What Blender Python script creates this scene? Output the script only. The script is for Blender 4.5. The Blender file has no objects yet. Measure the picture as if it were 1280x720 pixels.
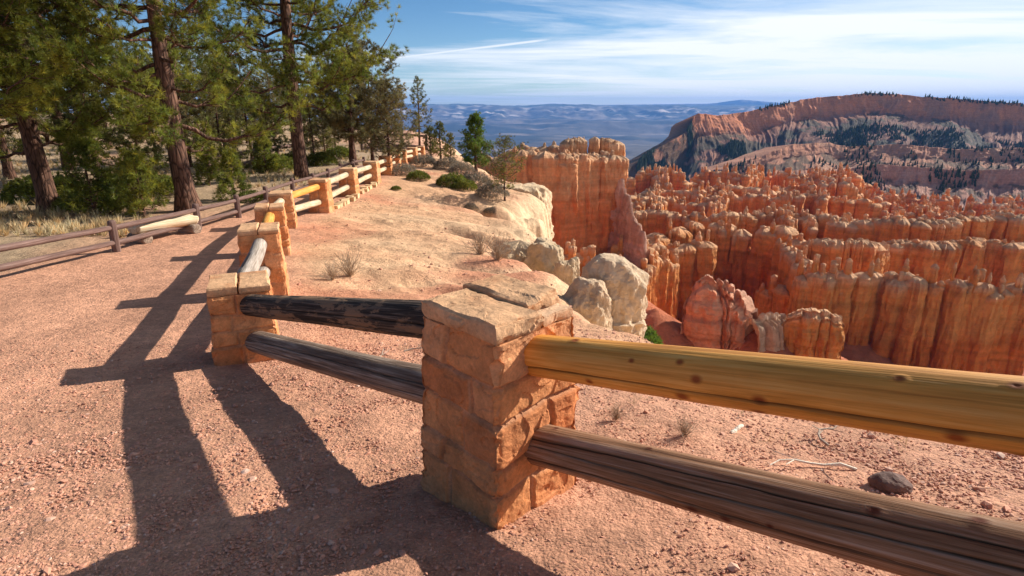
import bpy, math, random
import numpy as np
from mathutils import Vector

R = math.radians
rng = np.random.default_rng(7)
random.seed(7)
C = bpy.context.scene.collection

# ------------------------------------------------------------------ camera model (used to read sites off the photo)
CAMZ = 1.65
PITCH = R(17.6)
F = 721.0
CP, SP = math.cos(PITCH), math.sin(PITCH)

def ray(u, v):
    x = (u - 640) / F; y = (360 - v) / F
    return np.array([x, CP + SP * y, -SP + CP * y])

def px(u, v, d):
    """world point seen at (u, v) whose forward distance (world Y) is d"""
    r = ray(u, v)
    t = d / r[1]
    return np.array([r[0] * t, d, CAMZ + r[2] * t])

# ------------------------------------------------------------------ noise
def _hash(ix, iy, iz, seed):
    h = (ix.astype(np.int64) * 374761393 + iy.astype(np.int64) * 668265263 + iz.astype(np.int64) * 2147483647 + seed * 1274126177) & 0xFFFFFFFF
    h = ((h ^ (h >> 13)) * 1274126177) & 0xFFFFFFFF
    h = (h ^ (h >> 16)) & 0xFFFFFFFF
    h = (h * 2246822519) & 0xFFFFFFFF
    h = (h ^ (h >> 15)) & 0xFFFFFFFF
    return h / 4294967295.0

def vnoise(x, y, z=0.0, seed=0):
    x, y, z = np.broadcast_arrays(np.asarray(x, float), np.asarray(y, float), np.asarray(z, float))
    ix, iy, iz = np.floor(x), np.floor(y), np.floor(z)
    fx, fy, fz = x - ix, y - iy, z - iz
    ux, uy, uz = fx * fx * (3 - 2 * fx), fy * fy * (3 - 2 * fy), fz * fz * (3 - 2 * fz)
    def h(a, b, c): return _hash(ix + a, iy + b, iz + c, seed)
    x00 = h(0,0,0) * (1-ux) + h(1,0,0) * ux
    x10 = h(0,1,0) * (1-ux) + h(1,1,0) * ux
    x01 = h(0,0,1) * (1-ux) + h(1,0,1) * ux
    x11 = h(0,1,1) * (1-ux) + h(1,1,1) * ux
    y0 = x00 * (1-uy) + x10 * uy
    y1 = x01 * (1-uy) + x11 * uy
    return (y0 * (1-uz) + y1 * uz) * 2 - 1

def fbm(x, y, z=0.0, oct=4, seed=0, gain=.5):
    s = 0; a = 1; f = 1; tot = 0
    for o in range(oct):
        s = s + a * vnoise(np.asarray(x) * f + 13.7*o, np.asarray(y) * f - 7.1*o, np.asarray(z) * f + 3.3*o, seed + o)
        tot += a; a *= gain; f *= 2.03
    return s / tot

def ridged(x, y, z=0.0, oct=4, seed=0):
    s = 0; a = 1; f = 1; tot = 0
    for o in range(oct):
        s = s + a * (1 - np.abs(vnoise(np.asarray(x) * f + 5.7*o, np.asarray(y) * f - 3.1*o, np.asarray(z) * f, seed + o)))
        tot += a; a *= .5; f *= 2.07
    return s / tot

def sstep(a, b, x):
    t = np.clip((x - a) / (b - a), 0, 1)
    return t * t * (3 - 2 * t)

def mix(a, b, t):
    a = np.asarray(a, float); b = np.asarray(b, float); t = np.asarray(t)[..., None]
    return a * (1 - t) + b * t

# ------------------------------------------------------------------ mesh helpers
def mesh_np(name, V, Fq, mat, parent=None, smooth=False, col=None, tri=None):
    V = np.asarray(V, np.float32).reshape(-1, 3)
    me = bpy.data.meshes.new(name)
    me.vertices.add(len(V)); me.vertices.foreach_set('co', V.ravel())
    fl = []; ls = []; lt = []
    n = 0
    if Fq is not None and len(Fq):
        Fq = np.asarray(Fq, np.int32)
        fl.append(Fq.ravel()); ls.append(np.arange(len(Fq)) * 4); lt.append(np.full(len(Fq), 4)); n = len(Fq) * 4
    if tri is not None and len(tri):
        tri = np.asarray(tri, np.int32)
        fl.append(tri.ravel()); ls.append(n + np.arange(len(tri)) * 3); lt.append(np.full(len(tri), 3))
    fl = np.concatenate(fl); ls = np.concatenate(ls); lt = np.concatenate(lt)
    me.loops.add(len(fl)); me.loops.foreach_set('vertex_index', fl.astype(np.int32))
    me.polygons.add(len(ls)); me.polygons.foreach_set('loop_start', ls.astype(np.int32)); me.polygons.foreach_set('loop_total', lt.astype(np.int32))
    me.polygons.foreach_set('use_smooth', np.full(len(ls), smooth))
    if col is not None:
        at = me.color_attributes.new('Col', 'FLOAT_COLOR', 'POINT')
        c = np.ones((len(V), 4), np.float32); c[:, :3] = np.asarray(col).reshape(-1, 3)
        at.data.foreach_set('color', c.ravel())
    me.update(calc_edges=True); me.validate()
    if mat: me.materials.append(mat)
    o = bpy.data.objects.new(name, me); C.objects.link(o)
    if parent: o.parent = parent
    return o

def grid_faces(nr, nc, wrap=False):
    i = np.arange(nr - 1)[:, None]; j = np.arange(nc if wrap else nc - 1)[None, :]
    j2 = (j + 1) % nc
    a = i * nc + j; b = i * nc + j2; c = (i + 1) * nc + j2; d = (i + 1) * nc + j
    return np.stack([a, b, c, d], -1).reshape(-1, 4)

class MB:
    def __init__(s): s.v = []; s.q = []; s.t = []; s.n = 0; s.c = []
    def add(s, V, q=None, t=None, col=None):
        V = np.asarray(V, float).reshape(-1, 3)
        if q is not None and len(q): s.q.append(np.asarray(q) + s.n)
        if t is not None and len(t): s.t.append(np.asarray(t) + s.n)
        s.v.append(V); s.n += len(V)
        if col is not None: s.c.append(np.broadcast_to(np.asarray(col, float), V.shape))
    def build(s, name, mat, parent=None, smooth=False):
        return mesh_np(name, np.concatenate(s.v), np.concatenate(s.q) if s.q else None, mat, parent, smooth,
                       np.concatenate(s.c) if s.c else None, np.concatenate(s.t) if s.t else None)

def tube(mb, P, rad, n=6, cap=False, jit=0.0, col=None):
    P = np.asarray(P, float); m = len(P)
    rad = np.broadcast_to(np.asarray(rad, float), (m,))
    T = np.gradient(P, axis=0); T /= np.linalg.norm(T, axis=1)[:, None] + 1e-9
    up = np.array([0, 0, 1.0]) if abs(T[0, 2]) < .9 else np.array([1.0, 0, 0])
    A = np.cross(T, up); A /= np.linalg.norm(A, axis=1)[:, None] + 1e-9
    B = np.cross(T, A)
    a = np.arange(n) / n * 2 * math.pi
    rr = rad[:, None] * (1 + (rng.normal(0, jit, (m, n)) if jit else 0))
    V = P[:, None, :] + rr[..., None] * (A[:, None, :] * np.cos(a)[None, :, None] + B[:, None, :] * np.sin(a)[None, :, None])
    V = V.reshape(-1, 3); q = grid_faces(m, n, True)
    t = None
    if cap:
        V = np.vstack([V, P[0], P[-1]]); k = len(V)
        i = np.arange(n); j = (i + 1) % n
        t = np.vstack([np.stack([np.full(n, k-2), j, i], -1), np.stack([np.full(n, k-1), (m-1)*n + i, (m-1)*n + j], -1)])
    mb.add(V, q, t, col)

def tag(o, label=None, cat=None, group=None, kind=None):
    if label: o['label'] = label
    if cat: o['category'] = cat
    if group: o['group'] = group
    if kind: o['kind'] = kind
    return o

def empty(name, loc, rz=0.0, scale=1.0):
    o = bpy.data.objects.new(name, None); C.objects.link(o)
    o.location = tuple(float(c) for c in loc); o.rotation_euler = (0, 0, rz); o.scale = (scale,) * 3
    o.empty_display_size = .1
    return o

def copy_tree(o, parent=None):
    c = o.copy(); C.objects.link(c); c.parent = parent
    for ch in [x for x in bpy.data.objects if x.parent == o]:
        copy_tree(ch, c)
    return c

# ------------------------------------------------------------------ materials
class NT:
    def __init__(s, name):
        s.m = bpy.data.materials.new(name); s.m.use_nodes = True
        s.t = s.m.node_tree; s.t.nodes.clear()
        s.out = s.n('ShaderNodeOutputMaterial'); s.b = s.n('ShaderNodeBsdfPrincipled')
        s.l(s.b.outputs[0], s.out.inputs[0])
        s.b.inputs['Roughness'].default_value = .9
        s.b.inputs['Specular IOR Level'].default_value = .2
    def n(s, typ, **kw):
        nd = s.t.nodes.new(typ)
        for k, v in kw.items(): setattr(nd, k, v)
        return nd
    def l(s, a, b): s.t.links.new(a, b)
    def noise(s, vec, scale, detail=4, rough=.55, dist=0.0):
        nd = s.n('ShaderNodeTexNoise'); nd.inputs['Scale'].default_value = scale
        nd.inputs['Detail'].default_value = detail; nd.inputs['Roughness'].default_value = rough
        nd.inputs['Distortion'].default_value = dist
        if vec is not None: s.l(vec, nd.inputs['Vector'])
        return nd.outputs[0]
    def vor(s, vec, scale, out='Distance', feature='F1', rnd=1.0):
        nd = s.n('ShaderNodeTexVoronoi', feature=feature); nd.inputs['Scale'].default_value = scale
        nd.inputs['Randomness'].default_value = rnd
        if vec is not None: s.l(vec, nd.inputs['Vector'])
        return nd.outputs[out]
    def coord(s, kind='Object', scale=(1,1,1), rot=(0,0,0)):
        tc = s.n('ShaderNodeTexCoord'); mp = s.n('ShaderNodeMapping')
        mp.inputs['Scale'].default_value = scale; mp.inputs['Rotation'].default_value = rot
        s.l(tc.outputs[kind], mp.inputs[0]); return mp.outputs[0]
    def pos(s, scale=(1,1,1)):
        g = s.n('ShaderNodeNewGeometry'); mp = s.n('ShaderNodeMapping'); mp.inputs['Scale'].default_value = scale
        s.l(g.outputs['Position'], mp.inputs[0]); return mp.outputs[0]
    def ramp(s, fac, stops, interp='LINEAR'):
        nd = s.n('ShaderNodeValToRGB'); cr = nd.color_ramp; cr.interpolation = interp
        while len(cr.elements) < len(stops): cr.elements.new(.5)
        for e, (p, c) in zip(cr.elements, stops):
            e.position = p; e.color = (*c, 1) if not np.isscalar(c) else (c, c, c, 1)
        s.l(fac, nd.inputs[0]); return nd.outputs[0]
    def mixc(s, a, b, fac, mode='MIX'):
        nd = s.n('ShaderNodeMix', data_type='RGBA', blend_type=mode)
        for ix, v in ((6, a), (7, b), (0, fac)):
            sock = nd.inputs[ix]
            if hasattr(v, 'links'): s.l(v, sock)
            elif np.isscalar(v): sock.default_value = v if ix == 0 else (v, v, v, 1)
            else: sock.default_value = (*v, 1)
        return nd.outputs[2]
    def math(s, op, a, b=None, c=None, clamp=False):
        nd = s.n('ShaderNodeMath', operation=op, use_clamp=clamp)
        for i, v in enumerate((a, b, c)):
            if v is None: continue
            if hasattr(v, 'links'): s.l(v, nd.inputs[i])
            else: nd.inputs[i].default_value = v
        return nd.outputs[0]
    def attr(s, name='Col'):
        nd = s.n('ShaderNodeVertexColor', layer_name=name); return nd.outputs[0]
    def bump(s, h, strength, dist, prev=None):
        nd = s.n('ShaderNodeBump'); nd.inputs['Strength'].default_value = strength; nd.inputs['Distance'].default_value = dist
        s.l(h, nd.inputs['Height'])
        if prev is not None: s.l(prev, nd.inputs['Normal'])
        s.l(nd.outputs[0], s.b.inputs['Normal']); return nd.outputs[0]
    def base(s, c):
        if hasattr(c, 'links'): s.l(c, s.b.inputs['Base Color'])
        else: s.b.inputs['Base Color'].default_value = (*c, 1)
        return s

def mat_ground():
    m = NT('gravel_ground'); P = m.pos()
    c = m.attr()
    n1 = m.noise(P, 1.3, 5, .6); n2 = m.noise(P, 9, 5, .65)
    v = m.vor(P, 70, 'Color'); sep = m.n('ShaderNodeSeparateColor'); m.l(v, sep.inputs[0])
    vv = m.ramp(sep.outputs[0], [(0, .65), (.5, .98), (.85, 1.12), (1, 1.45)])
    c = m.mixc(c, vv, .5, 'MULTIPLY')
    c = m.mixc(c, m.ramp(n1, [(.3, .78), (.7, 1.2)]), 1.0, 'MULTIPLY')
    c = m.mixc(c, m.ramp(n2, [(.3, .8), (.7, 1.18)]), 1.0, 'MULTIPLY')
    m.base(c)
    d1 = m.vor(P, 70); d2 = m.vor(P, 28)
    h = m.math('ADD', m.math('MULTIPLY', d1, -.6), m.math('MULTIPLY', d2, -.5))
    h = m.math('ADD', h, m.noise(P, 35, 6, .7))
    b = m.bump(h, .75, .018)
    m.bump(m.noise(P, 3.0, 9, .66), .8, .11, b)
    return m.m

def mat_rock_near():
    m = NT('cream_rock'); P = m.pos()
    c = m.attr()
    c = m.mixc(c, m.ramp(m.noise(P, 4, 8, .7), [(.3, .72), (.7, 1.22)]), 1.0, 'MULTIPLY')
    m.base(c)
    b = m.bump(m.noise(P, 7, 10, .74), 1.0, .12)
    m.bump(m.vor(P, 9, feature='DISTANCE_TO_EDGE'), .35, .03, b)
    return m.m

def mat_canyon():
    m = NT('canyon_rock'); P = m.pos()
    c = m.attr()
    st = m.noise(m.pos((.02, .02, .55)), 1.0, 6, .65)
    c = m.mixc(c, m.ramp(st, [(.25, (.80, .72, .66)), (.5, (1, 1, 1)), (.75, (1.12, 1.14, 1.18))]), .8, 'MULTIPLY')
    c = m.mixc(c, m.ramp(m.noise(P, .35, 8, .7), [(.3, .75), (.7, 1.22)]), 1.0, 'MULTIPLY')
    m.base(c)
    b = m.bump(m.noise(m.pos((1, 1, 2.2)), .6, 10, .74), .85, 1.7)
    m.bump(m.noise(m.pos((1, 1, .12)), 1.6, 6, .7), .85, .8, b)
    return m.m

def mat_far():
    m = NT('far_land'); P = m.pos()
    c = m.attr()
    c = m.mixc(c, m.ramp(m.noise(P, .02, 8, .7), [(.3, .7), (.7, 1.3)]), 1.0, 'MULTIPLY')
    m.base(c); return m.m

def mat_stone():
    m = NT('sandstone_blocks'); O = m.coord('Object')
    c = m.attr()
    c = m.mixc(c, m.ramp(m.noise(O, 9, 8, .7), [(.28, .66), (.72, 1.28)]), 1.0, 'MULTIPLY')
    c = m.mixc(c, m.ramp(m.noise(O, 60, 4, .7), [(.3, .82), (.7, 1.15)]), 1.0, 'MULTIPLY')
    m.base(c)
    b = m.bump(m.noise(O, 22, 10, .72), .7, .02)
    m.bump(m.noise(O, 140, 4, .7), .45, .004, b)
    return m.m

def mat_wood(name, c_dark, c_mid, c_light, knots=True, glossy=False, patch=None, bump=.5):
    m = NT(name)
    O = m.coord('Object')
    G = m.coord('Object', (1, 1, .045))
    g1 = m.noise(G, 30, 6, .65, .6); g2 = m.noise(m.coord('Object', (1, 1, .02)), 110, 4, .6)
    f = m.math('ADD', m.math('MULTIPLY', g1, .6), m.math('MULTIPLY', g2, .4))
    c = m.ramp(f, [(.37, c_dark), (.5, c_mid), (.63, c_light)])
    big = m.noise(m.coord('Object', (1, 1, .25)), 5, 4, .6)
    c = m.mixc(c, m.ramp(big, [(.3, .72), (.7, 1.2)]), 1.0, 'MULTIPLY')
    if patch is not None:
        pn = m.noise(m.coord('Object', (1, 1, .3)), 9, 6, .7)
        c = m.mixc(c, patch, m.ramp(pn, [(.50, 0.0), (.54, 1.0)]))
    if knots:
        k = m.vor(m.coord('Object', (1, 1, .6)), 7.5)
        kk = m.ramp(k, [(.05, 1.0), (.075, .6), (.11, .0)])
        c = m.mixc(c, tuple(x * .35 for x in c_dark), kk)
    # dark checks (cracks) follow the vertex colour mask
    c = m.mixc(c, m.attr(), 1.0, 'MULTIPLY')
    m.base(c)
    m.b.inputs['Roughness'].default_value = .62 if glossy else .88
    m.b.inputs['Specular IOR Level'].default_value = .25 if glossy else .15
    b = m.bump(g2, bump, .006)
    m.bump(g1, bump, .012, b)
    return m.m

def mat_bark():
    m = NT('pine_bark')
    v = m.vor(m.coord('Object', (1, 1, .22)), 11, feature='DISTANCE_TO_EDGE')
    n = m.noise(m.coord('Object', (1, 1, .3)), 7, 8, .7)
    c = m.ramp(n, [(.3, (.050, .028, .020)), (.55, (.15, .075, .048)), (.75, (.26, .15, .10))])
    c = m.mixc(c, m.ramp(v, [(0, .25), (.12, 1.0)]), 1.0, 'MULTIPLY')
    m.base(c)
    m.bump(m.math('ADD', v, m.math('MULTIPLY', n, .6)), 1.0, .05)
    return m.m

def mat_leaf(name, cols, trans=.35):
    m = NT(name)
    g = m.attr()
    n = m.noise(m.pos(), .9, 3, .6)
    c = m.ramp(n, [(.3, cols[0]), (.5, cols[1]), (.72, cols[2])])
    c = m.mixc(c, g, 1.0, 'MULTIPLY')
    m.base(c); m.b.inputs['Roughness'].default_value = .55
    m.b.inputs['Specular IOR Level'].default_value = .3
    tr = m.n('ShaderNodeBsdfTranslucent'); m.l(c, tr.inputs[0])
    mx = m.n('ShaderNodeMixShader'); mx.inputs[0].default_value = trans
    m.l(m.b.outputs[0], mx.inputs[1]); m.l(tr.outputs[0], mx.inputs[2]); m.l(mx.outputs[0], m.out.inputs[0])
    return m.m

def mat_plain(name, col, var=.25, scale=20):
    m = NT(name)
    m.base(m.mixc(col, m.ramp(m.noise(m.coord('Object'), scale, 5, .65), [(.3, 1 - var), (.7, 1 + var)]), 1.0, 'MULTIPLY'))
    m.bump(m.noise(m.coord('Object'), scale * 2, 6, .7), .5, .01)
    return m.m

def mat_attr(name, rough=.9, bump=0, bs=60):
    m = NT(name); m.base(m.attr()); m.b.inputs['Roughness'].default_value = rough
    if bump: m.bump(m.noise(m.pos(), bs, 4, .7), bump, .004)
    return m.m

M = dict(
    ground=mat_ground(), rock=mat_rock_near(), canyon=mat_canyon(), far=mat_far(), stone=mat_stone(), bark=mat_bark(),
    yellow=mat_wood('fresh_yellow_log', (.46, .18, .026), (.72, .31, .056), (.84, .43, .11), False, True, None, .3),
    brown=mat_wood('weathered_brown_log', (.12, .056, .028), (.28, .145, .075), (.46, .31, .21), False),
    grey=mat_wood('weathered_grey_log', (.20, .155, .115), (.38, .31, .25), (.56, .48, .40), False),
    char=mat_wood('charred_log', (.022, .016, .013), (.060, .044, .034), (.28, .20, .145), False, False, (.24, .145, .085), .9),
    oldlog=mat_wood('dark_weathered_log', (.095, .058, .040), (.25, .17, .12), (.48, .38, .29), False, False, None, .8),
    post=mat_wood('brown_fence_wood', (.085, .046, .036), (.17, .10, .08), (.27, .18, .15), False),
    bench=mat_wood('pale_split_log', (.45, .30, .16), (.72, .56, .36), (.85, .74, .56), False),
    needle=mat_leaf('pine_needles', [(.07, .10, .016), (.185, .205, .028), (.35, .335, .05)], .5),
    needle2=mat_leaf('dark_pine_needles', [(.06, .08, .018), (.14, .145, .03), (.26, .225, .05)]),
    needle3=mat_leaf('dull_pine_needles', [(.10, .095, .040), (.175, .155, .060), (.27, .22, .09)]),
    bright=mat_leaf('green_pine_needles', [(.060, .115, .018), (.105, .18, .025), (.20, .26, .04)]),
    shrub=mat_leaf('shrub_leaves', [(.09, .11, .02), (.17, .19, .03), (.26, .27, .05)]),
    sage=mat_leaf('dry_brush', [(.14, .12, .09), (.25, .215, .16), (.36, .31, .23)], .2),
    straw=mat_leaf('dry_grass_blades', [(.34, .25, .13), (.50, .38, .20), (.66, .53, .31)], .3),
    pebble=mat_attr('pebbles', .85, .3, 200),
    drytwig=mat_plain('dry_brush_twigs', (.42, .32, .22)),
    twig=mat_plain('dead_twig', (.42, .33, .25)),
    whitewood=mat_plain('bleached_wood', (.80, .70, .55), .12, 40),
    darkrock=mat_plain('dark_stone', (.16, .10, .08), .35, 12),
)

# ------------------------------------------------------------------ near terrain
CTRL = np.array([
    (0, 0, .36), (2.14, .25, .56), (1.0, 1.2, .24), (-1.2, .3, .27), (0, -4, .9), (5, -3, 1.0), (-5, -3, .5),
    (-.06, 2.35, -.09), (-1.3, 2.2, -.05), (-2.8, 2.6, -.15), (-2.3, 4.65, -.45), (-3.2, 7.1, -.66), (-4.2, 9.9, -.85), (-5.1, 12.7, -.95),
    (-5.15, 15.6, -1.12), (-5.15, 18.5, -1.10), (-5.1, 21.3, -1.07), (-5.3, 26, -1.15), (-5.6, 30, -1.22), (-5.5, 35.5, -1.45),
    (-6.8, 11.6, -.85), (-9, 9, -.72), (-5, 5.5, -.5), (-12, 15, -.9), (-8.1, 14.3, -.9), (-8, 21, -1.0), (-20, 30, -.9), (-15, 60, -.9),
    (-40, 40, .2), (-40, 10, .1), (-70, 110, 2.5), (-10, 100, -3), (-20, 3, .2),
    (.85, 3.3, -.18), (2.5, 3.3, -.28), (1.0, 5.2, -.60), (-.6, 4.6, -.42), (.8, 7.6, -.98), (.5, 9.4, -1.12), (-1.5, 7, -.74), (-2.6, 10, -.93), (-3.2, 14, -1.12),
    (-.45, 12.4, -1.20), (.3, 15, -1.50), (-1.2, 18, -1.46), (-.3, 21, -1.62), (1.0, 25, -1.75), (-1.85, 30, -1.55), (-3, 24, -1.25), (1, 40, -2.2), (4, 1.5, .2), (8, -2, .6),
], float)

def _tp(r2):
    return np.where(r2 > 1e-12, .5 * r2 * np.log(r2 + 1e-12), 0)
_n = len(CTRL)
_d2 = ((CTRL[:, None, :2] - CTRL[None, :, :2]) ** 2).sum(-1)
_A = np.zeros((_n + 3, _n + 3)); _A[:_n, :_n] = _tp(_d2) + np.eye(_n) * .15
_A[:_n, _n] = 1; _A[:_n, _n+1:] = CTRL[:, :2]; _A[_n, :_n] = 1; _A[_n+1:, :_n] = CTRL[:, :2].T
_W = np.linalg.solve(_A, np.concatenate([CTRL[:, 2], [0, 0, 0]]))

RIM = np.array([(40, -30), (16, -4), (9, .6), (5.2, 2.9), (3.6, 4.0), (2.4, 5.2), (1.8, 6.4), (1.35, 8.0), (1.05, 9.8), (.9, 10.6), (.15, 11.6), (.5, 12.6),
                (1.05, 13.8), (1.05, 15.2), (.5, 16.4), (-.4, 17.6), (-.1, 18.6), (.9, 19.9), (1.5, 22.5), (1.45, 25.2), (.5, 26.8), (-.75, 29.0), (-1.0, 32), (-2.2, 37), (-3.5, 44),
                (-5.5, 54), (-10, 75), (-35, 115), (-110, 150)], float)
GULLY = [((-3.2, 14.1), (-.5, 13.4), .5, .5), ((-.5, 13.4), (.9, 10.6), 1.0, .45), ((-3.0, 20.2), (-.2, 18.4), 1.0, .55), ((-.2, 18.4), (.6, 16.9), 1.1, .5), ((-.9, 15.8), (1.2, 14.4), .35, .3), ((-.6, 7.0), (1.6, 8.2), .16, .25),
         ((-2.4, 8.0), (.9, 9.2), .20, .22), ((-2.6, 9.2), (.4, 10.1), .16, .2), ((-1.5, 14.0), (.9, 14.6), .25, .25), ((-1.5, 19.5), (1.0, 21.0), .6, .4), ((-.8, 24.5), (1.6, 24.0), .7, .5)]
FENCE = np.array([(2.14, .25), (-.06, 2.32), (-2.28, 4.66), (-3.16, 7.1), (-4.18, 9.9), (-5.08, 12.7), (-5.16, 15.6), (-5.18, 18.5), (-5.1, 21.3), (-5.2, 24.2), (-5.4, 27.1), (-5.62, 30), (-5.5, 32.7), (-5.5, 35.5), (-5.7, 45)], float)

def polydist(x, y, P):
    """signed distance to polyline; negative on its left side"""
    best = np.full(x.shape, 1e18); sg = np.zeros(x.shape)
    for (ax, ay), (bx, by) in zip(P[:-1], P[1:]):
        dx, dy = bx - ax, by - ay; L2 = dx*dx + dy*dy
        t = np.clip(((x - ax) * dx + (y - ay) * dy) / L2, 0, 1)
        ex, ey = x - (ax + t*dx), y - (ay + t*dy)
        d = ex*ex + ey*ey
        cr = dx * (y - ay) - dy * (x - ax)
        m = d < best
        best = np.where(m, d, best); sg = np.where(m, -np.sign(cr), sg)
    return np.sqrt(best) * sg

def terrain(x, y, detail=True):
    x = np.asarray(x, float); y = np.asarray(y, float); sh = x.shape
    x = x.ravel(); y = y.ravel()
    z = np.full(x.shape, _W[_n]) + _W[_n+1] * x + _W[_n+2] * y
    for k in range(_n):
        z += _W[k] * _tp((x - CTRL[k, 0])**2 + (y - CTRL[k, 1])**2)
    far = sstep(70, 130, np.hypot(x, y)); z = z * (1 - far) + far * -1.5
    d = polydist(x, y, RIM)
    fd = polydist(x, y, FENCE)            # >0 : canyon side of the stone fence
    side = sstep(.2, 1.6, fd)
    if detail:
        z += .012 * fbm(x * 2.2, y * 2.2, 0, 3, 5) + .035 * side * fbm(x * .9, y * .9, 0, 4, 9) * sstep(4, 8, y)
        z += .22 * side * (ridged(x * .55 + y*.35, y * .75, 0, 5, 12) - .62) * sstep(4.5, 8, y)
        z += .10 * fbm(x * .22, y * .22, 0, 3, 15) * sstep(20, 30, np.hypot(x + 4, y))
        z += .35 * fbm(x * .09, y * .09, 0, 3, 16) * sstep(28, 45, np.hypot(x, y))
    # forest floor mound far beyond the fence
    z += 1.3 * np.exp(-(((x + 8.3) / 3.0)**2 + ((y - 47) / 4.0)**2))
    gl = np.zeros(x.shape)
    for (ax, ay), (bx, by), amp, w in GULLY:
        dx, dy = bx - ax, by - ay; L2 = dx*dx + dy*dy
        t = np.clip(((x - ax) * dx + (y - ay) * dy) / L2, 0, 1)
        wob = .18 * np.sin(t * 9 + ax)
        ex, ey = x - (ax + t*dx) , y - (ay + t*dy) - wob
        q = np.exp(-(ex*ex + ey*ey) / (w*w)) * (t if amp < 1.05 and ax < -.6 else .45 + .55 * t)
        z -= amp * q; gl = np.maximum(gl, q)
    dn = d + .45 * fbm(x * .8, y * .8, 0, 4, 21) * sstep(2, 6, y) + .12 * fbm(x * 3, y * 3, 0, 3, 22)
    e = np.maximum(dn + .95, 0)
    e1 = np.minimum(e, .95)
    drop = .62 * e1**2 + np.clip(e - .95, 0, .9) * 5.2 + np.maximum(e - 1.85, 0) * 1.1
    drop += (ridged(x * .9, y * .9, 0, 5, 33) - .6) * 1.7 * sstep(.3, 2.2, e) + .25 * fbm(x*2.4, y*2.4, 0, 4, 31) * sstep(.6, 1.6, e)
    zz = z - drop
    lg = sstep(.5, 1.2, e); zt_ = zz + .15 * fbm(x * .7, y * .7, 0, 3, 36); fr = (zt_ / .42) % 1.0
    zz = zz + lg * .16 * (sstep(.25, .75, fr) - fr)
    zz = np.where(dn > 0, np.maximum(zz, -95 + 6 * fbm(x*.03, y*.03, 0, 3, 35)), zz)
    return zz.reshape(sh), dn.reshape(sh), fd.reshape(sh), gl.reshape(sh)

def gz(x, y):
    return float(terrain(np.array([x]), np.array([y]))[0][0])

def hit(u, v, h=0.0):
    """walk the view ray of photo pixel (u, v) to where it is h above the ground"""
    r = ray(u, v)
    t = np.concatenate([np.linspace(.8, 30, 1500), np.linspace(30, 140, 1500)[1:]])
    x, y, z = r[0]*t, r[1]*t, CAMZ + r[2]*t
    g = terrain(x, y)[0] + h
    k = np.argmax(z < g)
    if k == 0: k = len(t) - 1
    return np.array([x[k], y[k], g[k] - h])

def build_ground():
    def axis(c, lo, hi, n, s):
        a = np.arcsinh((lo - c) / s); b = np.arcsinh((hi - c) / s)
        return c + s * np.sinh(np.linspace(a, b, n))
    xs = axis(.2, -150, 34, 820, 1.6); ys = axis(3.0, -30, 160, 900, 3.0)
    X, Y = np.meshgrid(xs, ys)
    Z, D, FD, GL = terrain(X, Y)
    # gravel micro relief close by
    near = np.clip(1 - np.hypot(X, Y - 2) / 9, 0, 1)
    Z = Z + near * (.006 * fbm(X * 22, Y * 22, 0, 3, 44) + .012 * fbm(X * 5, Y * 5, 0, 3, 45) - .010 * sstep(.35, .6, fbm(X * 3.5, Y * 3.5, 0, 2, 46)))
    path = np.array((.60, .305, .185)); mound = np.array((.66, .375, .205)); cream = np.array((.70, .49, .29)); pink = np.array((.60, .265, .145)); forest = np.array((.42, .29, .175))
    col = np.broadcast_to(path, X.shape + (3,)).copy()
    nz = fbm(X * .5, Y * .5, 0, 4, 51)
    side = sstep(-.1, .8, FD)
    mc = mix(mound, pink, sstep(.0, .5, nz))
    mc = mix(mc, cream, sstep(.05, .55, fbm(X * .35 + 4, Y * .6, 0, 4, 53)) * sstep(5, 9, Y) * .4)
    mc = mix(mc, path * 1.05, 1 - sstep(3.5, 7, Y))
    col = mix(col, mc, side)
    col = mix(col, cream, np.clip(GL * 1.0, 0, .6) * side)
    col = mix(col, cream, .9 * sstep(-.9, .0, D + .4 * fbm(X * 1.5, Y * 1.5, 0, 3, 57)) * sstep(5, 8, Y))
    col = mix(col, cream * .95, sstep(-.6, .2, D) * (1 - sstep(5, 8, Y)))
    red = np.array((.58, .20, .10))
    col = mix(col, red, sstep(-7, -16, Z + 2 * nz))
    brown = polydist(X.ravel(), Y.ravel(), BROWNLINE).reshape(X.shape)
    fm = sstep(-.2, -1.0, brown + .3 * nz)
    fc = mix(forest, np.array((.52, .30, .18)), sstep(.1, .5, fbm(X * .3, Y * .3, 0, 3, 58)))
    col = mix(col, fc, fm * (1 - side))
    col = mix(col, np.array((.62, .34, .22)), np.exp(-(((X + 8.3) / 4.0)**2 + ((Y - 47) / 5.0)**2)))
    V = np.stack([X, Y, Z], -1)
    o = mesh_np('ground', V, grid_faces(len(ys), len(xs)), M['ground'], None, True, col)
    tag(o, kind='structure')

# line of the brown log fence, left of the path
_bp = [hit(249, 287), hit(298, 272)] + [hit(u, v, .55) for u, v in ((330.6, 233), (364, 222.5), (390, 216.5), (409, 210.5), (425, 204.5), (441, 199), (454, 196))]
_l = hit(160, 279, .45)
_dir = _l[:2] - _bp[0][:2]; _dir = _dir / np.linalg.norm(_dir)
BP = []
for k in (3, 2, 1):
    q = _bp[0][:2] + _dir * 2.35 * k; BP.append(np.array([q[0], q[1], gz(*q)]))
BP += _bp
BROWNLINE = np.array([BP[0][:2] + (-60, -20)] + [p[:2] for p in BP] + [(-7.0, 60), (-12, 110)])
build_ground()

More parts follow.
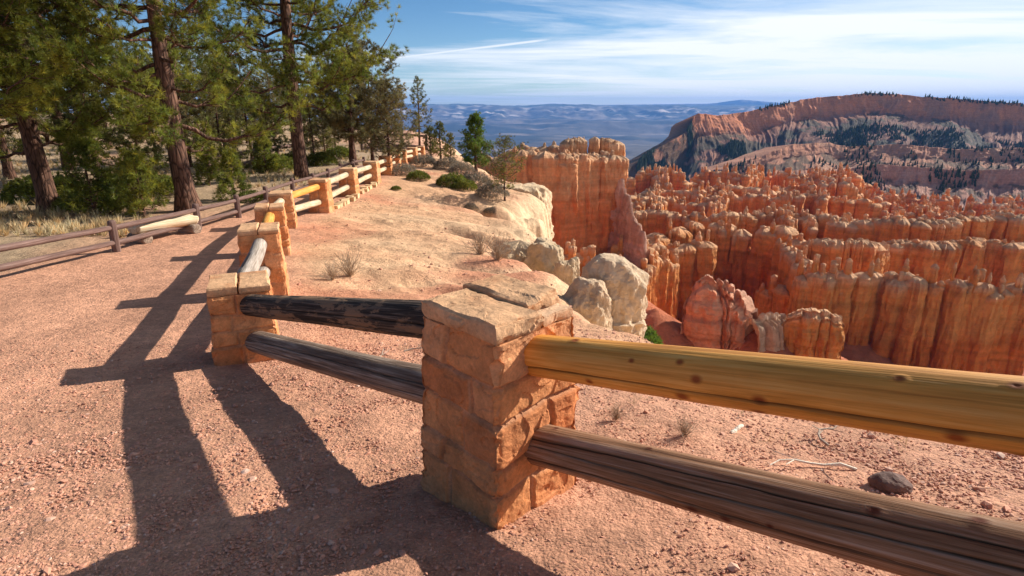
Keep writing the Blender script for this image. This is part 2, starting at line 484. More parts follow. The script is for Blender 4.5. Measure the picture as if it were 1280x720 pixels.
# ------------------------------------------------------------------ pebbles
def build_pebbles():
    N = 120000
    r = rng.random(N)
    Y = .75 + 6.8 * r**1.5
    half = Y * 1.05 + .5; Y = Y + rng.normal(0, .5, N) * (Y > 5)
    X = (rng.random(N) * 2 - 1) * half
    X = np.clip(X, -6.5, 4.2)
    Z, D, FD, GL = terrain(X, Y)
    pk = .30 + .70 * sstep(-.15, .25, fbm(X * .9, Y * .9, 0, 4, 61)); k = (D < -.6) & (rng.random(N) < pk); X, Y, Z, FD = X[k], Y[k], Z[k], FD[k]
    # sparser, larger stones over the slope beyond the fence
    n2 = 5200; x2 = rng.uniform(-5.5, 3.4, n2); y2 = 3 + 16 * rng.random(n2)**1.2; z2, d2, f2, g2 = terrain(x2, y2)
    kk = (f2 > .35) & (d2 < -.3) & (rng.random(n2) < .15 + .85 * sstep(.0, .4, fbm(x2 * .8, y2 * .8, 0, 3, 63) + g2)); ns = kk.sum()
    X = np.concatenate([X, x2[kk]]); Y = np.concatenate([Y, y2[kk]]); Z = np.concatenate([Z, z2[kk]])
    n = len(X)
    dist = np.hypot(X, Y)
    s = (.0024 + .0038 * rng.random(n)**2.4) * (1 + .20 * dist)
    big = rng.random(n) < .010; s = np.where(big, s * 2.4, s)
    s = np.minimum(s, .022) * (1 - .75 * sstep(5, 8, dist))
    s[n - ns:] = .006 + .024 * rng.random(ns)**3
    t = (1 + 5**.5) / 2
    ico = np.array([(-1,t,0),(1,t,0),(-1,-t,0),(1,-t,0),(0,-1,t),(0,1,t),(0,-1,-t),(0,1,-t),(t,0,-1),(t,0,1),(-t,0,-1),(-t,0,1)], float) / 1.9
    tri = np.array([(0,11,5),(0,5,1),(0,1,7),(0,7,10),(0,10,11),(1,5,9),(5,11,4),(11,10,2),(10,7,6),(7,1,8),(3,9,4),(3,4,2),(3,2,6),(3,6,8),(3,8,9),(4,9,5),(2,4,11),(6,2,10),(8,6,7),(9,8,1)])
    V = ico[None] * (1 + .3 * rng.normal(size=(n, 12, 1)).clip(-1.2, 1.2))
    sc = np.stack([s * (.8 + .7 * rng.random(n)), s * (.7 + .5 * rng.random(n)), s * (.45 + .35 * rng.random(n))], -1)
    V = V * sc[:, None, :]
    a = rng.random(n) * 6.28; ca, sa = np.cos(a)[:, None], np.sin(a)[:, None]
    V = np.stack([V[..., 0]*ca - V[..., 1]*sa, V[..., 0]*sa + V[..., 1]*ca, V[..., 2]], -1)
    V += np.stack([X, Y, Z + s * .12], -1)[:, None, :]
    T = (tri[None] + (np.arange(n) * 12)[:, None, None]).reshape(-1, 3)
    pal = np.array([(.56, .27, .18), (.60, .32, .22), (.48, .21, .14), (.66, .43, .32), (.38, .17, .12), (.58, .28, .185), (.74, .56, .44)])
    ci = rng.choice(len(pal), n, p=[.30, .22, .16, .07, .07, .17, .01])
    col = np.repeat(((pal[ci] * .55 + np.array((.59, .30, .19)) * .42) * (.82 + .3 * rng.random((n, 1))))[:, None, :], 12, 1)
    o = mesh_np('gravel', V, None, M['pebble'], None, False, col, T)
    tag(o, 'loose pink and tan gravel strewn over the path and verge', 'gravel', kind='stuff')
build_pebbles()

# ------------------------------------------------------------------ masonry pillars
def pillar_mesh(name, parent, H, a0, a1, seed, nf, nz, ncourse, tint=(1, 1, 1), bury=.35):
    """four rough block-work faces; a0 half width at the foot, a1 at the top"""
    r = np.random.default_rng(seed)
    edges = np.concatenate([[0], np.cumsum(r.uniform(.6, 1.45, ncourse))]); edges = edges / edges[-1] * H
    edges[0] = -bury - .01
    zs = np.linspace(-bury, H, nz)
    per = 4 * nf
    s = np.arange(per) / nf                      # 0..4 round the pillar
    f = s.astype(int); t = s - f
    S, Z = np.meshgrid(s, zs)
    FF = np.floor(S).astype(int); T = S - FF
    A = a0 + (a1 - a0) * np.clip(Z / H, 0, 1)
    cx = {0: (-1, -1, 1, 0), 1: (1, -1, 0, 1), 2: (1, 1, -1, 0), 3: (-1, 1, 0, -1)}
    bx = np.select([FF == k for k in range(4)], [cx[k][0] + 2 * T * cx[k][2] for k in range(4)])
    by = np.select([FF == k for k in range(4)], [cx[k][1] + 2 * T * cx[k][3] for k in range(4)])
    # soften corners
    rad = .045
    X0 = bx * A; Y0 = by * A
    # warped courses and joints
    wz = .030 * fbm(X0 * 5 + seed, Y0 * 5, Z * 4, 3, seed)
    wt = .035 * fbm(X0 * 6, Y0 * 6 + seed, Z * 8, 3, seed + 5)
    Zw = Z + wz; ci = np.clip(np.searchsorted(edges, Zw.ravel()).reshape(Z.shape) - 1, 0, ncourse - 1)
    dz = np.minimum(Zw - edges[ci], edges[ci + 1] - Zw)
    dz = np.where((ci == ncourse - 1) & (Zw > (edges[-1] + edges[-2]) / 2), edges[-1] + .02 - Zw, dz)
    joint = r.uniform(.32, .68, (ncourse, 4)); has = r.random((ncourse, 4)) < .85
    tj = joint[ci, FF] + wt
    cell = np.where(has[ci, FF] & (T > tj), 1, 0)
    dt = np.where(has[ci, FF], np.abs(T - tj) * 2 * A, 1.0)
    edge = np.minimum(dz, dt)
    # blocks wrap corners: pair cell ids over the edges
    nxt = (FF + np.where(cell == 1, 1, 0)) % 4
    bid = ci * 16 + np.where(has[ci, FF], nxt + 4 * ((ci + cell) % 1), FF + 8)
    hh = _hash(bid, bid * 0 + seed, bid * 0, 3); h2 = _hash(bid, bid * 0 + seed, bid * 0 + 1, 4)
    mort = 1 - sstep(.004, .013, edge)
    round_ = -.012 * (1 - sstep(0, .022, edge))
    disp = (hh - .5) * .014 + round_ - .008 * mort
    disp += (1 - mort * .6) * (.014 * fbm(X0 * 11, Y0 * 11, Z * 11, 5, seed + 9, .55) - .012 * (ridged(X0 * 6, Y0 * 6, Z * 9, 4, seed + 12) - .62))
    # facets: chipped planes
    disp += .020 * (np.round(fbm(X0 * 5, Y0 * 5, Z * 7, 2, seed + 14) * 3) / 3) * (1 - mort)
    L = np.maximum(np.abs(bx), np.abs(by))
    corner = sstep(1 - .16, 1, np.minimum(np.abs(bx), np.abs(by)))
    disp -= corner * (.004 + .045 * np.abs(fbm(X0 * 9, Y0 * 9, Z * 14, 3, seed + 20)))
    nx = np.where(np.abs(bx) >= .9999, np.sign(bx), 0.0); ny = np.where(np.abs(by) >= .9999, np.sign(by), 0.0)
    V = np.stack([X0 + nx * disp, Y0 + ny * disp, Z], -1)
    c1 = np.array((.68, .285, .11)); c2 = np.array((.57, .205, .075)); c3 = np.array((.74, .36, .17)); cm = np.array((.58, .29, .15))
    col = mix(c1, c2, sstep(.4, 1, hh)); col = mix(col, c3, sstep(.55, 1, h2) * .8)
    col = mix(col, col * .72, sstep(.1, .5, fbm(X0 * 5, Y0 * 5, Z * 5, 4, seed + 40)) * .6)
    col = mix(col, cm, mort * .9)
    dirt = sstep(.14, -.02, Z + .05 * fbm(X0 * 8, Y0 * 8, Z * 3, 3, seed + 41))
    col = mix(col, np.array((.44, .22, .15)), dirt * .25) * np.array(tint)
    Vf = V.reshape(-1, 3); q = grid_faces(nz, per, True)
    # close the top
    k = len(Vf); Vf = np.vstack([Vf, [[0, 0, H]]]); cf = np.vstack([col.reshape(-1, 3), [c1]])
    i = np.arange(per); tri = np.stack([(nz-1)*per + i, (nz-1)*per + (i+1) % per, np.full(per, k)], -1)
    return mesh_np(name, Vf, q, M['stone'], parent, False, cf, tri)

def slab_mesh(name, parent, x0, x1, y0, y1, z0, z1, seed, res, rough=.016, tilt=0.0, colr=(.66, .38, .20)):
    """rough split slab: displaced box surface"""
    nx = max(6, int((x1-x0) / res)); ny = max(6, int((y1-y0) / res)); nz = max(3, int((z1-z0) / res))
    per = []
    for i in range(nx): per.append((x0 + (x1-x0) * i / nx, y0))
    for i in range(ny): per.append((x1, y0 + (y1-y0) * i / ny))
    for i in range(nx): per.append((x1 - (x1-x0) * i / nx, y1))
    for i in range(ny): per.append((x0, y1 - (y1-y0) * i / ny))
    per = np.array(per); cx, cy = (x0+x1)/2, (y0+y1)/2
    rows = []
    for k in range(nz + 1): rows.append(np.column_stack([per, np.full(len(per), z0 + (z1-z0) * k / nz)]))
    nr = 16
    for k in range(1, nr):
        f = 1 - k / nr
        rows.append(np.column_stack([cx + (per[:, 0]-cx) * f, cy + (per[:, 1]-cy) * f, np.full(len(per), z1)]))
    V = np.array(rows); P = V.copy()
    n3 = lambda s, a, sd: a * fbm(P[..., 0] * s, P[..., 1] * s, P[..., 2] * s, 5, seed + sd)
    hor = P[..., :2] - np.array((cx, cy)); L = np.linalg.norm(hor, axis=-1, keepdims=True) + 1e-6
    edgef = (np.arange(len(rows)) <= nz).astype(float)[:, None]
    dout = (n3(9, rough * 1.1, 0) + rough * .9 * np.round(2.5 * fbm(P[..., 0]*5, P[..., 1]*5, P[..., 2]*12, 2, seed + 7)) / 2.5) * edgef
    # under- and over-cut
    kk = np.arange(len(rows)).clip(0, nz)[:, None] / nz
    dout = dout - .010 * (2 * np.abs(kk - .55))**3
    V[..., :2] += hor / L * dout[..., None]
    V[..., 2] += (n3(6, rough * .8, 3) + rough * .35 * np.round(3 * fbm(P[..., 0]*4, P[..., 1]*4, 0, 2, seed + 8)) / 3) * (kk > .99) + tilt * (P[..., 0] - cx)
    V[..., 2] -= .008 * (np.arange(len(rows)) == nz)[:, None]
    nn = len(rows) * len(per); Vf = V.reshape(-1, 3)
    q = grid_faces(len(rows), len(per), True)
    m = len(per); k = nn; Vf = np.vstack([Vf, [[cx, cy, V[-1, :, 2].mean()]], [[cx, cy, z0]]]); i = np.arange(m); j = (i + 1) % m
    tri = np.vstack([np.stack([(len(rows)-1)*m + i, (len(rows)-1)*m + j, np.full(m, k)], -1), np.stack([j, i, np.full(m, k + 1)], -1)])
    h = fbm(Vf[:, 0] * 5, Vf[:, 1] * 5, Vf[:, 2] * 9, 4, seed + 30)
    col = mix(np.array(colr), np.array(colr) * np.array((.78, .66, .6)), sstep(0, .5, h))
    return mesh_np(name, Vf, q, M['stone'], parent, False, col, tri)

def log_mesh(name, parent, A, B, r0, r1, mat, seed, nseg=90, nang=56, crack=.6, bulge=.03, cracks=(.9,), knots=0):
    """round log whose own Z runs from A to B"""
    A = np.asarray(A, float); B = np.asarray(B, float); d = B - A; L = np.linalg.norm(d); d = d / L
    ts = np.concatenate([[0, .004, .012, .03], np.linspace(.06, L - .06, nseg), [L - .03, L - .012, L - .004, L]])
    endf = np.minimum(ts, L - ts)
    rr = (r0 + (r1 - r0) * ts / L) * np.clip(np.sqrt(np.clip(endf / .03, 0, 1)) * .35 + .65, .65, 1)
    ang = np.arange(nang) / nang * 2 * math.pi
    TT, AA = np.meshgrid(ts, ang, indexing='ij'); RR = np.broadcast_to(rr[:, None], TT.shape).copy()
    cx, cy = np.cos(AA), np.sin(AA)
    RR *= 1 + bulge * fbm(cx * 1.2 + seed, cy * 1.2, TT * 1.3, 3, seed) + .012 * fbm(cx * 5, cy * 5, TT * 1.1 + seed, 3, seed + 2)
    mask = np.zeros(TT.shape)
    for i, a in enumerate(cracks):
        ac = a + .16 * fbm(TT[:, :1] * 1.1 + 9 * i, TT[:, :1] * 0, 0, 3, seed + 3 + i) + .03 * fbm(TT[:, :1] * 9, TT[:, :1] * 0 + i, 0, 2, seed + 4)
        dd = np.abs((AA - ac + math.pi) % (2 * math.pi) - math.pi)
        w = (.060 if knots > 15 else .026) + .030 * sstep(-.45, .3, fbm(TT[:, :1] * .9, TT[:, :1] * 0 + 3 * i, 0, 2, seed + 6 + i)) + 1e-4
        g = np.clip(1 - dd / w, 0, 1)
        mask = np.maximum(mask, g); RR -= g * .011 * crack
    kr = np.random.default_rng(seed + 77); kn = np.zeros(TT.shape)
    for _ in range(int(knots)):
        ka, kt, ks = kr.uniform(-1.3, 1.6), kr.uniform(.1, L - .1), kr.uniform(.007, .014)
        da_ = (AA - ka + math.pi) % (2 * math.pi) - math.pi
        dk = np.sqrt((da_ * rr[:, None])**2 + ((TT - kt) * .75)**2) / ks
        kn = np.maximum(kn, np.clip(1.6 - dk, 0, 1)); RR += .0015 * np.clip(2.2 - dk, 0, 1) - .003 * np.clip(.6 - dk, 0, 1)
    V = np.stack([cx * RR, cy * RR, TT], -1).reshape(-1, 3)
    V[:, 0] += .012 * fbm(TT.ravel() * .7, 0 * TT.ravel(), 0, 2, seed + 8); V[:, 1] += .012 * fbm(TT.ravel() * .7, 0 * TT.ravel() + 5, 0, 2, seed + 8)
    q = grid_faces(len(ts), nang, True); k = len(V); V = np.vstack([V, [[0, 0, 0]], [[0, 0, L]]])
    i = np.arange(nang); j = (i + 1) % nang
    tri = np.vstack([np.stack([j, i, np.full(nang, k)], -1), np.stack([(len(ts)-1)*nang + i, (len(ts)-1)*nang + j, np.full(nang, k+1)], -1)])
    c = 1 - .8 * mask.ravel(); kf = kn.ravel(); col = np.concatenate([np.stack([c * (1 - .55 * kf), c * (1 - .74 * kf), c * (1 - .75 * kf)], -1), np.ones((2, 3))])
    o = mesh_np(name, V, q, mat, parent, True, col, tri)
    from mathutils import Vector
    o.rotation_mode = 'QUATERNION'
    o.rotation_quaternion = Vector(d).to_track_quat('Z', 'Y')
    o.location = A - (np.array(parent.location) if parent else 0)
    return o

# site data of the stone fence: x, y, foot z, top z, half width
PIL = [(2.14, .25, .56, 1.45, .235), (-.06, 2.32, -.10, .86, .238), (-2.31, 4.66, -.45, .26, .235), (-3.16, 7.1, -.66, .22, .235), (-4.18, 9.9, -.85, .02, .235),
       (-5.08, 12.7, -.93, -.16, .24), (-5.16, 15.6, -1.12, -.23, .24), (-5.18, 18.5, -1.10, -.24, .24), (-5.1, 21.3, -1.07, -.29, .24),
       (-5.2, 24.2, -1.12, -.33, .24), (-5.4, 27.1, -1.16, -.42, .24), (-5.62, 30.0, -1.22, -.50, .24), (-5.5, 32.7, -1.32, -.58, .24), (-5.5, 35.5, -1.45, -.70, .24)]
fence = empty('stone_rail_fence', (PIL[1][0], PIL[1][1], 0))
tag(fence, 'tan stone pillar fence with round log rails along the canyon rim', 'fence')
ROT = []
for i, p in enumerate(PIL):
    if i == 0 or i == 1: a = R(45)
    elif i == 2: a = R(24)
    else:
        dx, dy = PIL[i][0] - PIL[i-1][0], PIL[i][1] - PIL[i-1][1]
        a = math.atan2(-dx, dy)
    ROT.append(a)
FO = np.array(fence.location)
PZ = []
for i, (x, y, z0, z1, a) in enumerate(PIL):
    g = gz(x, y); near = i <= 2
    H = z1 - z0; cap = .075 if i == 1 else .08
    nf, nz_ = {1: (110, 190), 2: (60, 90), 0: (24, 40)}.get(i, (26, 44) if i < 6 else (14, 26))
    o = pillar_mesh('pillar', fence, H - cap, a * 1.12, a, 100 + i * 17, nf, nz_, 5 if i == 1 else 4)
    o.location = np.array([x, y, z0]) - FO; o.rotation_euler = (0, 0, ROT[i])
    w = a * .985; res = .009 if i == 1 else (.016 if i == 2 else .035)
    if i == 1:
        # local -x side faces the viewer's left: long front slab, shorter raised back slab, a cracked filler
        slab_mesh('capstone', o, -w, w * .08, -w * 1.02, w, H - cap + .002, H + .004, 201, res, .025)
        slab_mesh('capstone', o, w * .12, w * 1.02, -w * .62, w * 1.02, H - cap + .008, H + .020, 207, res, .024, .02)
        slab_mesh('capstone', o, w * .12, w * .95, -w * 1.0, -w * .66, H - cap + .002, H - .022, 211, res, .014, 0, (.66, .42, .25))
    elif i in (2, 3, 4):
        slab_mesh('capstone', o, -w, -.04 * w, -w, w, H - cap + .002, H, 220 + i, res, .012)
        slab_mesh('capstone', o, .0 * w, w, -w, w, H - cap + .002, H - .008, 240 + i, res, .012)
    else:
        slab_mesh('capstone', o, -w, w, -w, w, H - cap + .002, H, 260 + i, res, .012)

SPAN = [('yellow', 'brown'), ('char', 'oldlog'), ('grey', 'grey'), ('yellow', 'grey'), ('grey', 'grey'), ('yellow', 'grey'), ('grey', 'grey'), ('grey', 'grey')] + [('grey', 'grey')] * 8
SPAN = SPAN[:3] + [(x if x == 'yellow' else 'tan', 'tan') for x, y in SPAN[3:]]
M['tan'] = mat_wood('tan_weathered_log', (.36, .25, .15), (.58, .44, .28), (.72, .60, .43), False)
LABEL = {'yellow': 'fresh yellow log rail with knots', 'brown': 'weathered brown log rail with a long crack', 'char': 'blackened peeling log rail', 'oldlog': 'dark weathered log rail', 'grey': 'pale grey log rail', 'tan': 'pale tan weathered log rail'}
UP = [(1.25, .66), (.72, .14), (.05, .02), (-.0, -.19), (-.17, -.33)]
for i in range(len(PIL) - 1):
    a, b = PIL[i], PIL[i+1]
    dx, dy = b[0]-a[0], b[1]-a[1]; L = math.hypot(dx, dy); ux, uy = dx/L, dy/L
    ins = .17
    ax, ay, bx, by = a[0] + ux*ins, a[1] + uy*ins, b[0] - ux*ins, b[1] - uy*ins
    za, zb = a[3] - .18, b[3] - .18; la, lb = a[2] + .30, b[2] + .30
    r0 = r1 = .082
    if i == 0: za, zb, la, lb = 1.215, .665, .86, .245; r0, r1 = .092, .086; rl = (.105, .088)
    elif i == 1: za, zb, la, lb = .705, .065, .325, -.255; r0, r1 = .097, .090; rl = (.100, .094)
    elif i == 2: za, zb, la, lb = .14, .02, -.13, -.33; rl = (.08, .08)
    else: rl = (.08, .08)
    hi = i < 2
    up = log_mesh('log_rail', fence, (ax, ay, za), (bx, by, zb), r0, r1, M[SPAN[i][0]], 300 + i, 620 if i == 0 else (420 if hi else 24), 260 if i == 0 else (170 if hi else 18), 1.0, .03,
                  {0: (-.28,), 1: (.1, -.5)}.get(i, (1.,)), 22 if i == 0 else 0)
    up['label'] = LABEL[SPAN[i][0]]
    lo = log_mesh('log_rail', fence, (ax, ay, la), (bx, by, lb), rl[0], rl[1], M[SPAN[i][1]], 340 + i, 420 if hi else 24, 170 if hi else 18, 1.0, .05,
                  {0: (.42, -.25, .8), 1: (.55, -.1)}.get(i, (1.,)), 12 if i == 0 else 0)
    lo['label'] = LABEL[SPAN[i][1]]

# low retaining course of rubble under the rails further along
for i in (6, 7):
    a, b = PIL[i], PIL[i+1]; r_ = np.random.default_rng(900 + i); mb = MB()
    L = math.hypot(b[0]-a[0], b[1]-a[1]); n = 11
    for k in range(n):
        f = (k + .5) / n
        if f < .1 or f > .9: continue
        x = a[0] + (b[0]-a[0]) * f + .2; y = a[1] + (b[1]-a[1]) * f; z = gz(x, y)
        sx, sy, sz = .10, L / n * .44, r_.uniform(.05, .09)
        g = np.array([(sx*i_, sy*j_, sz*k_) for k_ in (-1, 1) for j_ in (-1, 1) for i_ in (-1, 1)]) * (1 + .12 * r_.normal(size=(8, 1)))
        g[:4, 2] -= .1
        v = g + (x + .05 * r_.normal(), y, z + .03)
        mb.add(v - FO, [(0,2,3,1),(4,5,7,6),(0,1,5,4),(2,6,7,3),(0,4,6,2),(1,3,7,5)], None, np.array((.66, .44, .24)) * r_.uniform(.8, 1.15))
    o = mb.build('rubble_kerb', M['stone'], fence); o['label'] = 'low kerb of tan rubble stones under the rails'

# ------------------------------------------------------------------ brown log fence left of the path
def log_fence(name, pts, label, H=.55, r=.065, hr=.045):
    root = empty(name, pts[0]); O = np.array(root.location)
    tag(root, label, 'fence')
    for k, p in enumerate(pts):
        log_mesh('post', root, (p[0], p[1], p[2] - .25), (p[0] + .01, p[1], p[2] + H), r * 1.05, r, M['post'], 500 + k, 12, 14, .5)
    for a, b in zip(pts[:-1], pts[1:]):
        for h in (H - .13, .16):
            d = (b - a); d = d / np.linalg.norm(d) * .03
            log_mesh('rail', root, a + d + (0, 0, h), b - d + (0, 0, h), hr * 1.1, hr, M['post'], 540 + int(abs(a[0] * 7)), 16, 14, .5, .08)
    return root
log_fence('log_fence', BP, 'brown log post and rail fence between the gravel path and the pines')
q = [hit(u, v) for u, v in ((262, 220), (292, 213), (321, 205), (348, 200), (372, 196))]
log_fence('log_fence', q, 'short brown log fence far back among the pines', .75, .1, .08)

q = [np.array([px(u, 180, d)[0], d, gz(px(u, 180, d)[0], d)]) for u, d in ((452, 41), (476, 42), (502, 42.5), (533, 43))]
log_fence('log_fence', q, 'dark log railing on the pale mound beyond the end of the stone fence', 1.05, .09, .08)
# bench
def bench():
    a = hit(171, 304); b = hit(243, 290)
    c = (a + b) / 2; root = empty('log_bench', c); tag(root, 'split log bench with pale cream seat beside the brown fence', 'bench')
    d = b - a; L = np.linalg.norm(d[:2]); u = d / np.linalg.norm(d); n = np.array([-u[1], u[0], 0])
    h = .20; r = .165
    ts = np.linspace(-.5, .5, 40) * L * 1.02; ang = np.linspace(math.pi, 2 * math.pi, 18)
    rows = []
    for i, t in enumerate(ts):
        rr = r * (1 + .08 * float(fbm(t * 2, 0, 0, 2, 6)))
        pr = [(rr * math.cos(q), rr * math.sin(q) * .95) for q in ang] + [(x * rr, .035 * float(fbm(t * 3, x * 4, 0, 3, 8)) + .03) for x in (.8, .4, 0, -.4, -.8)]
        rows.append([u * t + n * px_ + np.array([0, 0, h + .12 + pz]) for px_, pz in pr])
    V = np.array(rows); m = V.shape[1]; F4 = grid_faces(len(ts), m, True); Vf = V.reshape(-1, 3)
    k = len(Vf); Vf = np.vstack([Vf, V[0].mean(0), V[-1].mean(0)]); i = np.arange(m); j = (i + 1) % m
    tri = np.vstack([np.stack([j, i, np.full(m, k)], -1), np.stack([(len(ts)-1)*m + i, (len(ts)-1)*m + j, np.full(m, k+1)], -1)])
    qt = Vector(u).to_track_quat('Z', 'Y'); Rm = np.array(qt.to_matrix())
    st = mesh_np('seat', Vf @ Rm, F4, M['bench'], root, True, np.ones((len(Vf), 3)), tri); st.rotation_mode = 'QUATERNION'; st.rotation_quaternion = qt
    for s in (-.44, .42):
        p = c + u * s * L
        lg = log_mesh('leg', root, p - n * .22 + (0, 0, .07), p + n * .22 + (0, 0, .07), .12, .11, M['oldlog'], 77, 12, 18, .5)
bench()

# ------------------------------------------------------------------ trees
def needles(P, D, L, W, k, spread=.9, r=rng, up=.25):
    """tufts at P with direction D: k needle triangles each"""
    n = len(P)
    d = D[:, None, :] + r.normal(0, spread, (n, k, 3)); d[..., 2] += up
    d /= np.linalg.norm(d, axis=-1, keepdims=True) + 1e-9
    ln = L * r.uniform(.65, 1.15, (n, k, 1))
    s = np.cross(d, r.normal(size=(n, k, 3))); s /= np.linalg.norm(s, axis=-1, keepdims=True) + 1e-9
    base = P[:, None, :] + d * ln * .08
    V = np.stack([base + s * W, base - s * W, base + d * ln + s * W * .25], 2)   # n,k,3,3
    sh = (1 + .28 * r.normal(size=(n, 1, 1, 1)).clip(-1.5, 1.8)) * np.ones((1, k, 3, 1))
    warm = r.uniform(-.12, .2, (n, 1, 1, 1)) * np.ones((1, k, 3, 1))
    col = np.concatenate([sh * (1 + warm), sh, sh * (1 - warm)], -1).clip(.25, 2.2)
    return V.reshape(-1, 3), col.reshape(-1, 3)

def pine(name, label, H, crown0, Rmax, nlimb, seed, tufts, nk, NL=.17, NW=.006, trunk_r=.2, shape='ponderosa', mat='needle', lean=(0, 0), clump=1.0, droop=.15, group=None, dead=0, cat='tree', fill=1.0):
    r = np.random.default_rng(seed)
    root = empty(name, (0, 0, 0)); tag(root, label, cat, group)
    tb = MB()
    zz = np.linspace(-.3, H, 26); f = np.clip(zz / H, 0, 1)
    wob = .02 * H
    TX = lean[0] * f + wob * .3 * np.sin(f * 5 + seed); TY = lean[1] * f + wob * .3 * np.cos(f * 4 + seed) - wob * .3 * math.cos(seed); TX -= wob * .3 * math.sin(seed)
    trad = trunk_r * ((1 - f)**.8 * .92 + .06) * (1 + .5 * np.exp(-np.clip(zz, 0, 9) / .25))
    tube(tb, np.column_stack([TX, TY, zz]), trad, 16, False, .05)
    def tp(z): return np.array([np.interp(z, zz, TX), np.interp(z, zz, TY), z]), np.interp(z, zz, trad)
    TP, TD = [], []
    ga = r.random() * 6
    for i in range(nlimb):
        g = (i + r.random() * .8) / nlimb
        z = crown0 + (H - crown0) * g**.92
        if shape == 'ponderosa': L = Rmax * (.55 + .6 * g) * (1 - g)**.6 * 1.55
        elif shape == 'cone': L = Rmax * (1 - g)**.8 + .05 * Rmax
        else: L = Rmax * math.sin(math.pi * min(1, .18 + .82 * g))**.7 + .05
        L *= r.uniform(.6, 1.15)
        az = ga + i * 2.399 + r.normal() * .35
        p0, r0 = tp(z)
        rise = r.uniform(-.15, .35) + .6 * g
        n = 9; s = np.linspace(0, 1, n)
        bend = r.normal(0, .12, 2)
        dirh = np.array([math.cos(az), math.sin(az), 0]); per = np.array([-dirh[1], dirh[0], 0])
        Pl = p0 + (s * L)[:, None] * dirh + ((s**2) * L * bend[0])[:, None] * per
        Pl[:, 2] += L * (rise * s - droop * np.sin(s * math.pi) + .22 * s**3)
        Pl[1:-1] += r.normal(0, .022 * L, (n - 2, 3))
        lr = min(r0 * .40, .010 + .015 * L)
        tube(tb, Pl, lr * (1 - s * .85) + .003, 5, False, .08)
        isdead = i < dead
        # twigs
        nt = max(3, int((4 + 5 * L) * clump))
        for j in range(nt):
            q = r.uniform(.28, 1.0)
            k = q * (n - 1); a = int(min(k, n - 2)); b0 = Pl[a] + (Pl[a+1] - Pl[a]) * (k - a)
            d = dirh * r.uniform(.3, 1) + per * r.normal(0, .9) + np.array([0, 0, r.uniform(-.15, .75)]); d /= np.linalg.norm(d)
            tl = L * r.uniform(.14, .38) * (1.15 - .5 * q) + .08
            e = b0 + d * tl; mpt = b0 + d * tl * .5 + np.array([0, 0, -.06 * tl]) + r.normal(0, .05 * tl, 3)
            tube(tb, np.array([b0, mpt, e]), np.array([.010, .007, .004]) * (.5 + .35 * min(L, 2.5)), 3)
            if isdead: 
                continue
            m = max(1, int(tufts * (.4 + tl)))
            w = r.uniform(.35, 1.05, m)
            pp = b0 + d * (tl * w)[:, None] + r.normal(0, .10 * tl + .035, (m, 3))
            TP.append(pp); TD.append(np.broadcast_to(d, (m, 3)) * .55)
    tr = tb.build('trunk', M['bark'], root, True)
    P = np.concatenate(TP); D = np.concatenate(TD)
    V, col = needles(P, D, NL, NW, nk, .62, r)
    o = mesh_np('crown', V, None, M[mat], root, False, col, np.arange(len(V)).reshape(-1, 3))
    print(name, label, 'tufts', len(P), 'tris', len(V)//3)
    return root

def place(o, p, rz=None, s=None, label=None, group=None):
    o.location = tuple(float(c) for c in p)
    if rz is not None: o.rotation_euler = (0, 0, rz)
    if s: o.scale = (s, s, s)
    if label: o['label'] = label
    if group: o['group'] = group
    return o

# the two big ponderosas
t1 = pine('ponderosa_pine', 'large ponderosa pine with thick reddish trunk right behind the brown fence post', 9.6, 1.7, 3.1, 56, 11, 6.4, 30, .15, .0062, .235, clump=1.1, lean=(-.15, 0))
place(t1, hit(236, 264), 1.2)
t2 = pine('ponderosa_pine', 'tall dark-trunked ponderosa pine rising in front of the sky beside the path', 15, 2.4, 3.7, 92, 23, 6.2, 38, .16, .0062, .25, clump=1.15, lean=(0, 0))
place(t2, hit(378, 224), .4)
t3 = pine('pine_tree', 'mid-height pine right of the tall ponderosa where the path bends', 4.9, 1.2, 1.5, 48, 31, 8, 22, .17, .009, .17, mat='needle3', clump=1.2)
place(t3, hit(442, 206), 2.0)
t3b = pine('bushy_pine', 'twiggy drab pine growing against the stone fence', 3.6, .35, 1.0, 66, 37, 8, 18, .10, .006, .07, shape='oval', mat='needle3', clump=1.3, dead=8)
place(t3b, hit(487, 219), .5, 1.0)
t3c = pine('bushy_pine', 'greyish pine with airy round top behind the stone fence', 5.6, .9, 1.45, 60, 39, 7, 18, .13, .009, .09, shape='oval', mat='needle3', clump=1.2)
place(t3c, hit(466, 203), 2.4, 1.0)
t4 = pine('sparse_pine', 'slim sparse grey-green pine beyond the far end of the stone fence', 4.8, .8, 1.1, 40, 43, 5, 14, .15, .010, .08, shape='cone', mat='needle2')
place(t4, (px(525, 190, 43)[0], 43, gz(px(525, 190, 43)[0], 43)), 1.0)
t5 = pine('green_pine', 'dense bright green pine standing on the rim beside the valley view', 2.75, .35, .85, 52, 47, 10, 20, .10, .007, .07, shape='cone', mat='bright', clump=1.3)
place(t5, hit(595, 214), .3)
t6 = pine('sparse_pine', 'thin spindly pine on the edge of the eroded rock dome', 2.15, .45, .62, 50, 53, 5.5, 14, .075, .0055, .03, shape='oval', mat='needle2', clump=.9)
place(t6, hit(631, 251), .3)
tj = pine('dark_juniper', 'smallest dark juniper beyond the fence end', 1.9, .2, .5, 30, 59, 7, 14, .10, .009, .05, shape='cone', mat='needle2')
for k, (u, v, s, lab) in enumerate([(539, 199, 1.0, 'small dark juniper right of the last stone pillar'), (551, 199, 1.15, 'taller dark juniper in the middle of the dark clump'), (563, 203, .85, 'short dark juniper at the right of the dark clump')]):
    o = tj if k == 0 else copy_tree(tj)
    place(o, hit(u, v), k * 1.3, s, lab, 'dark junipers past the fence end')

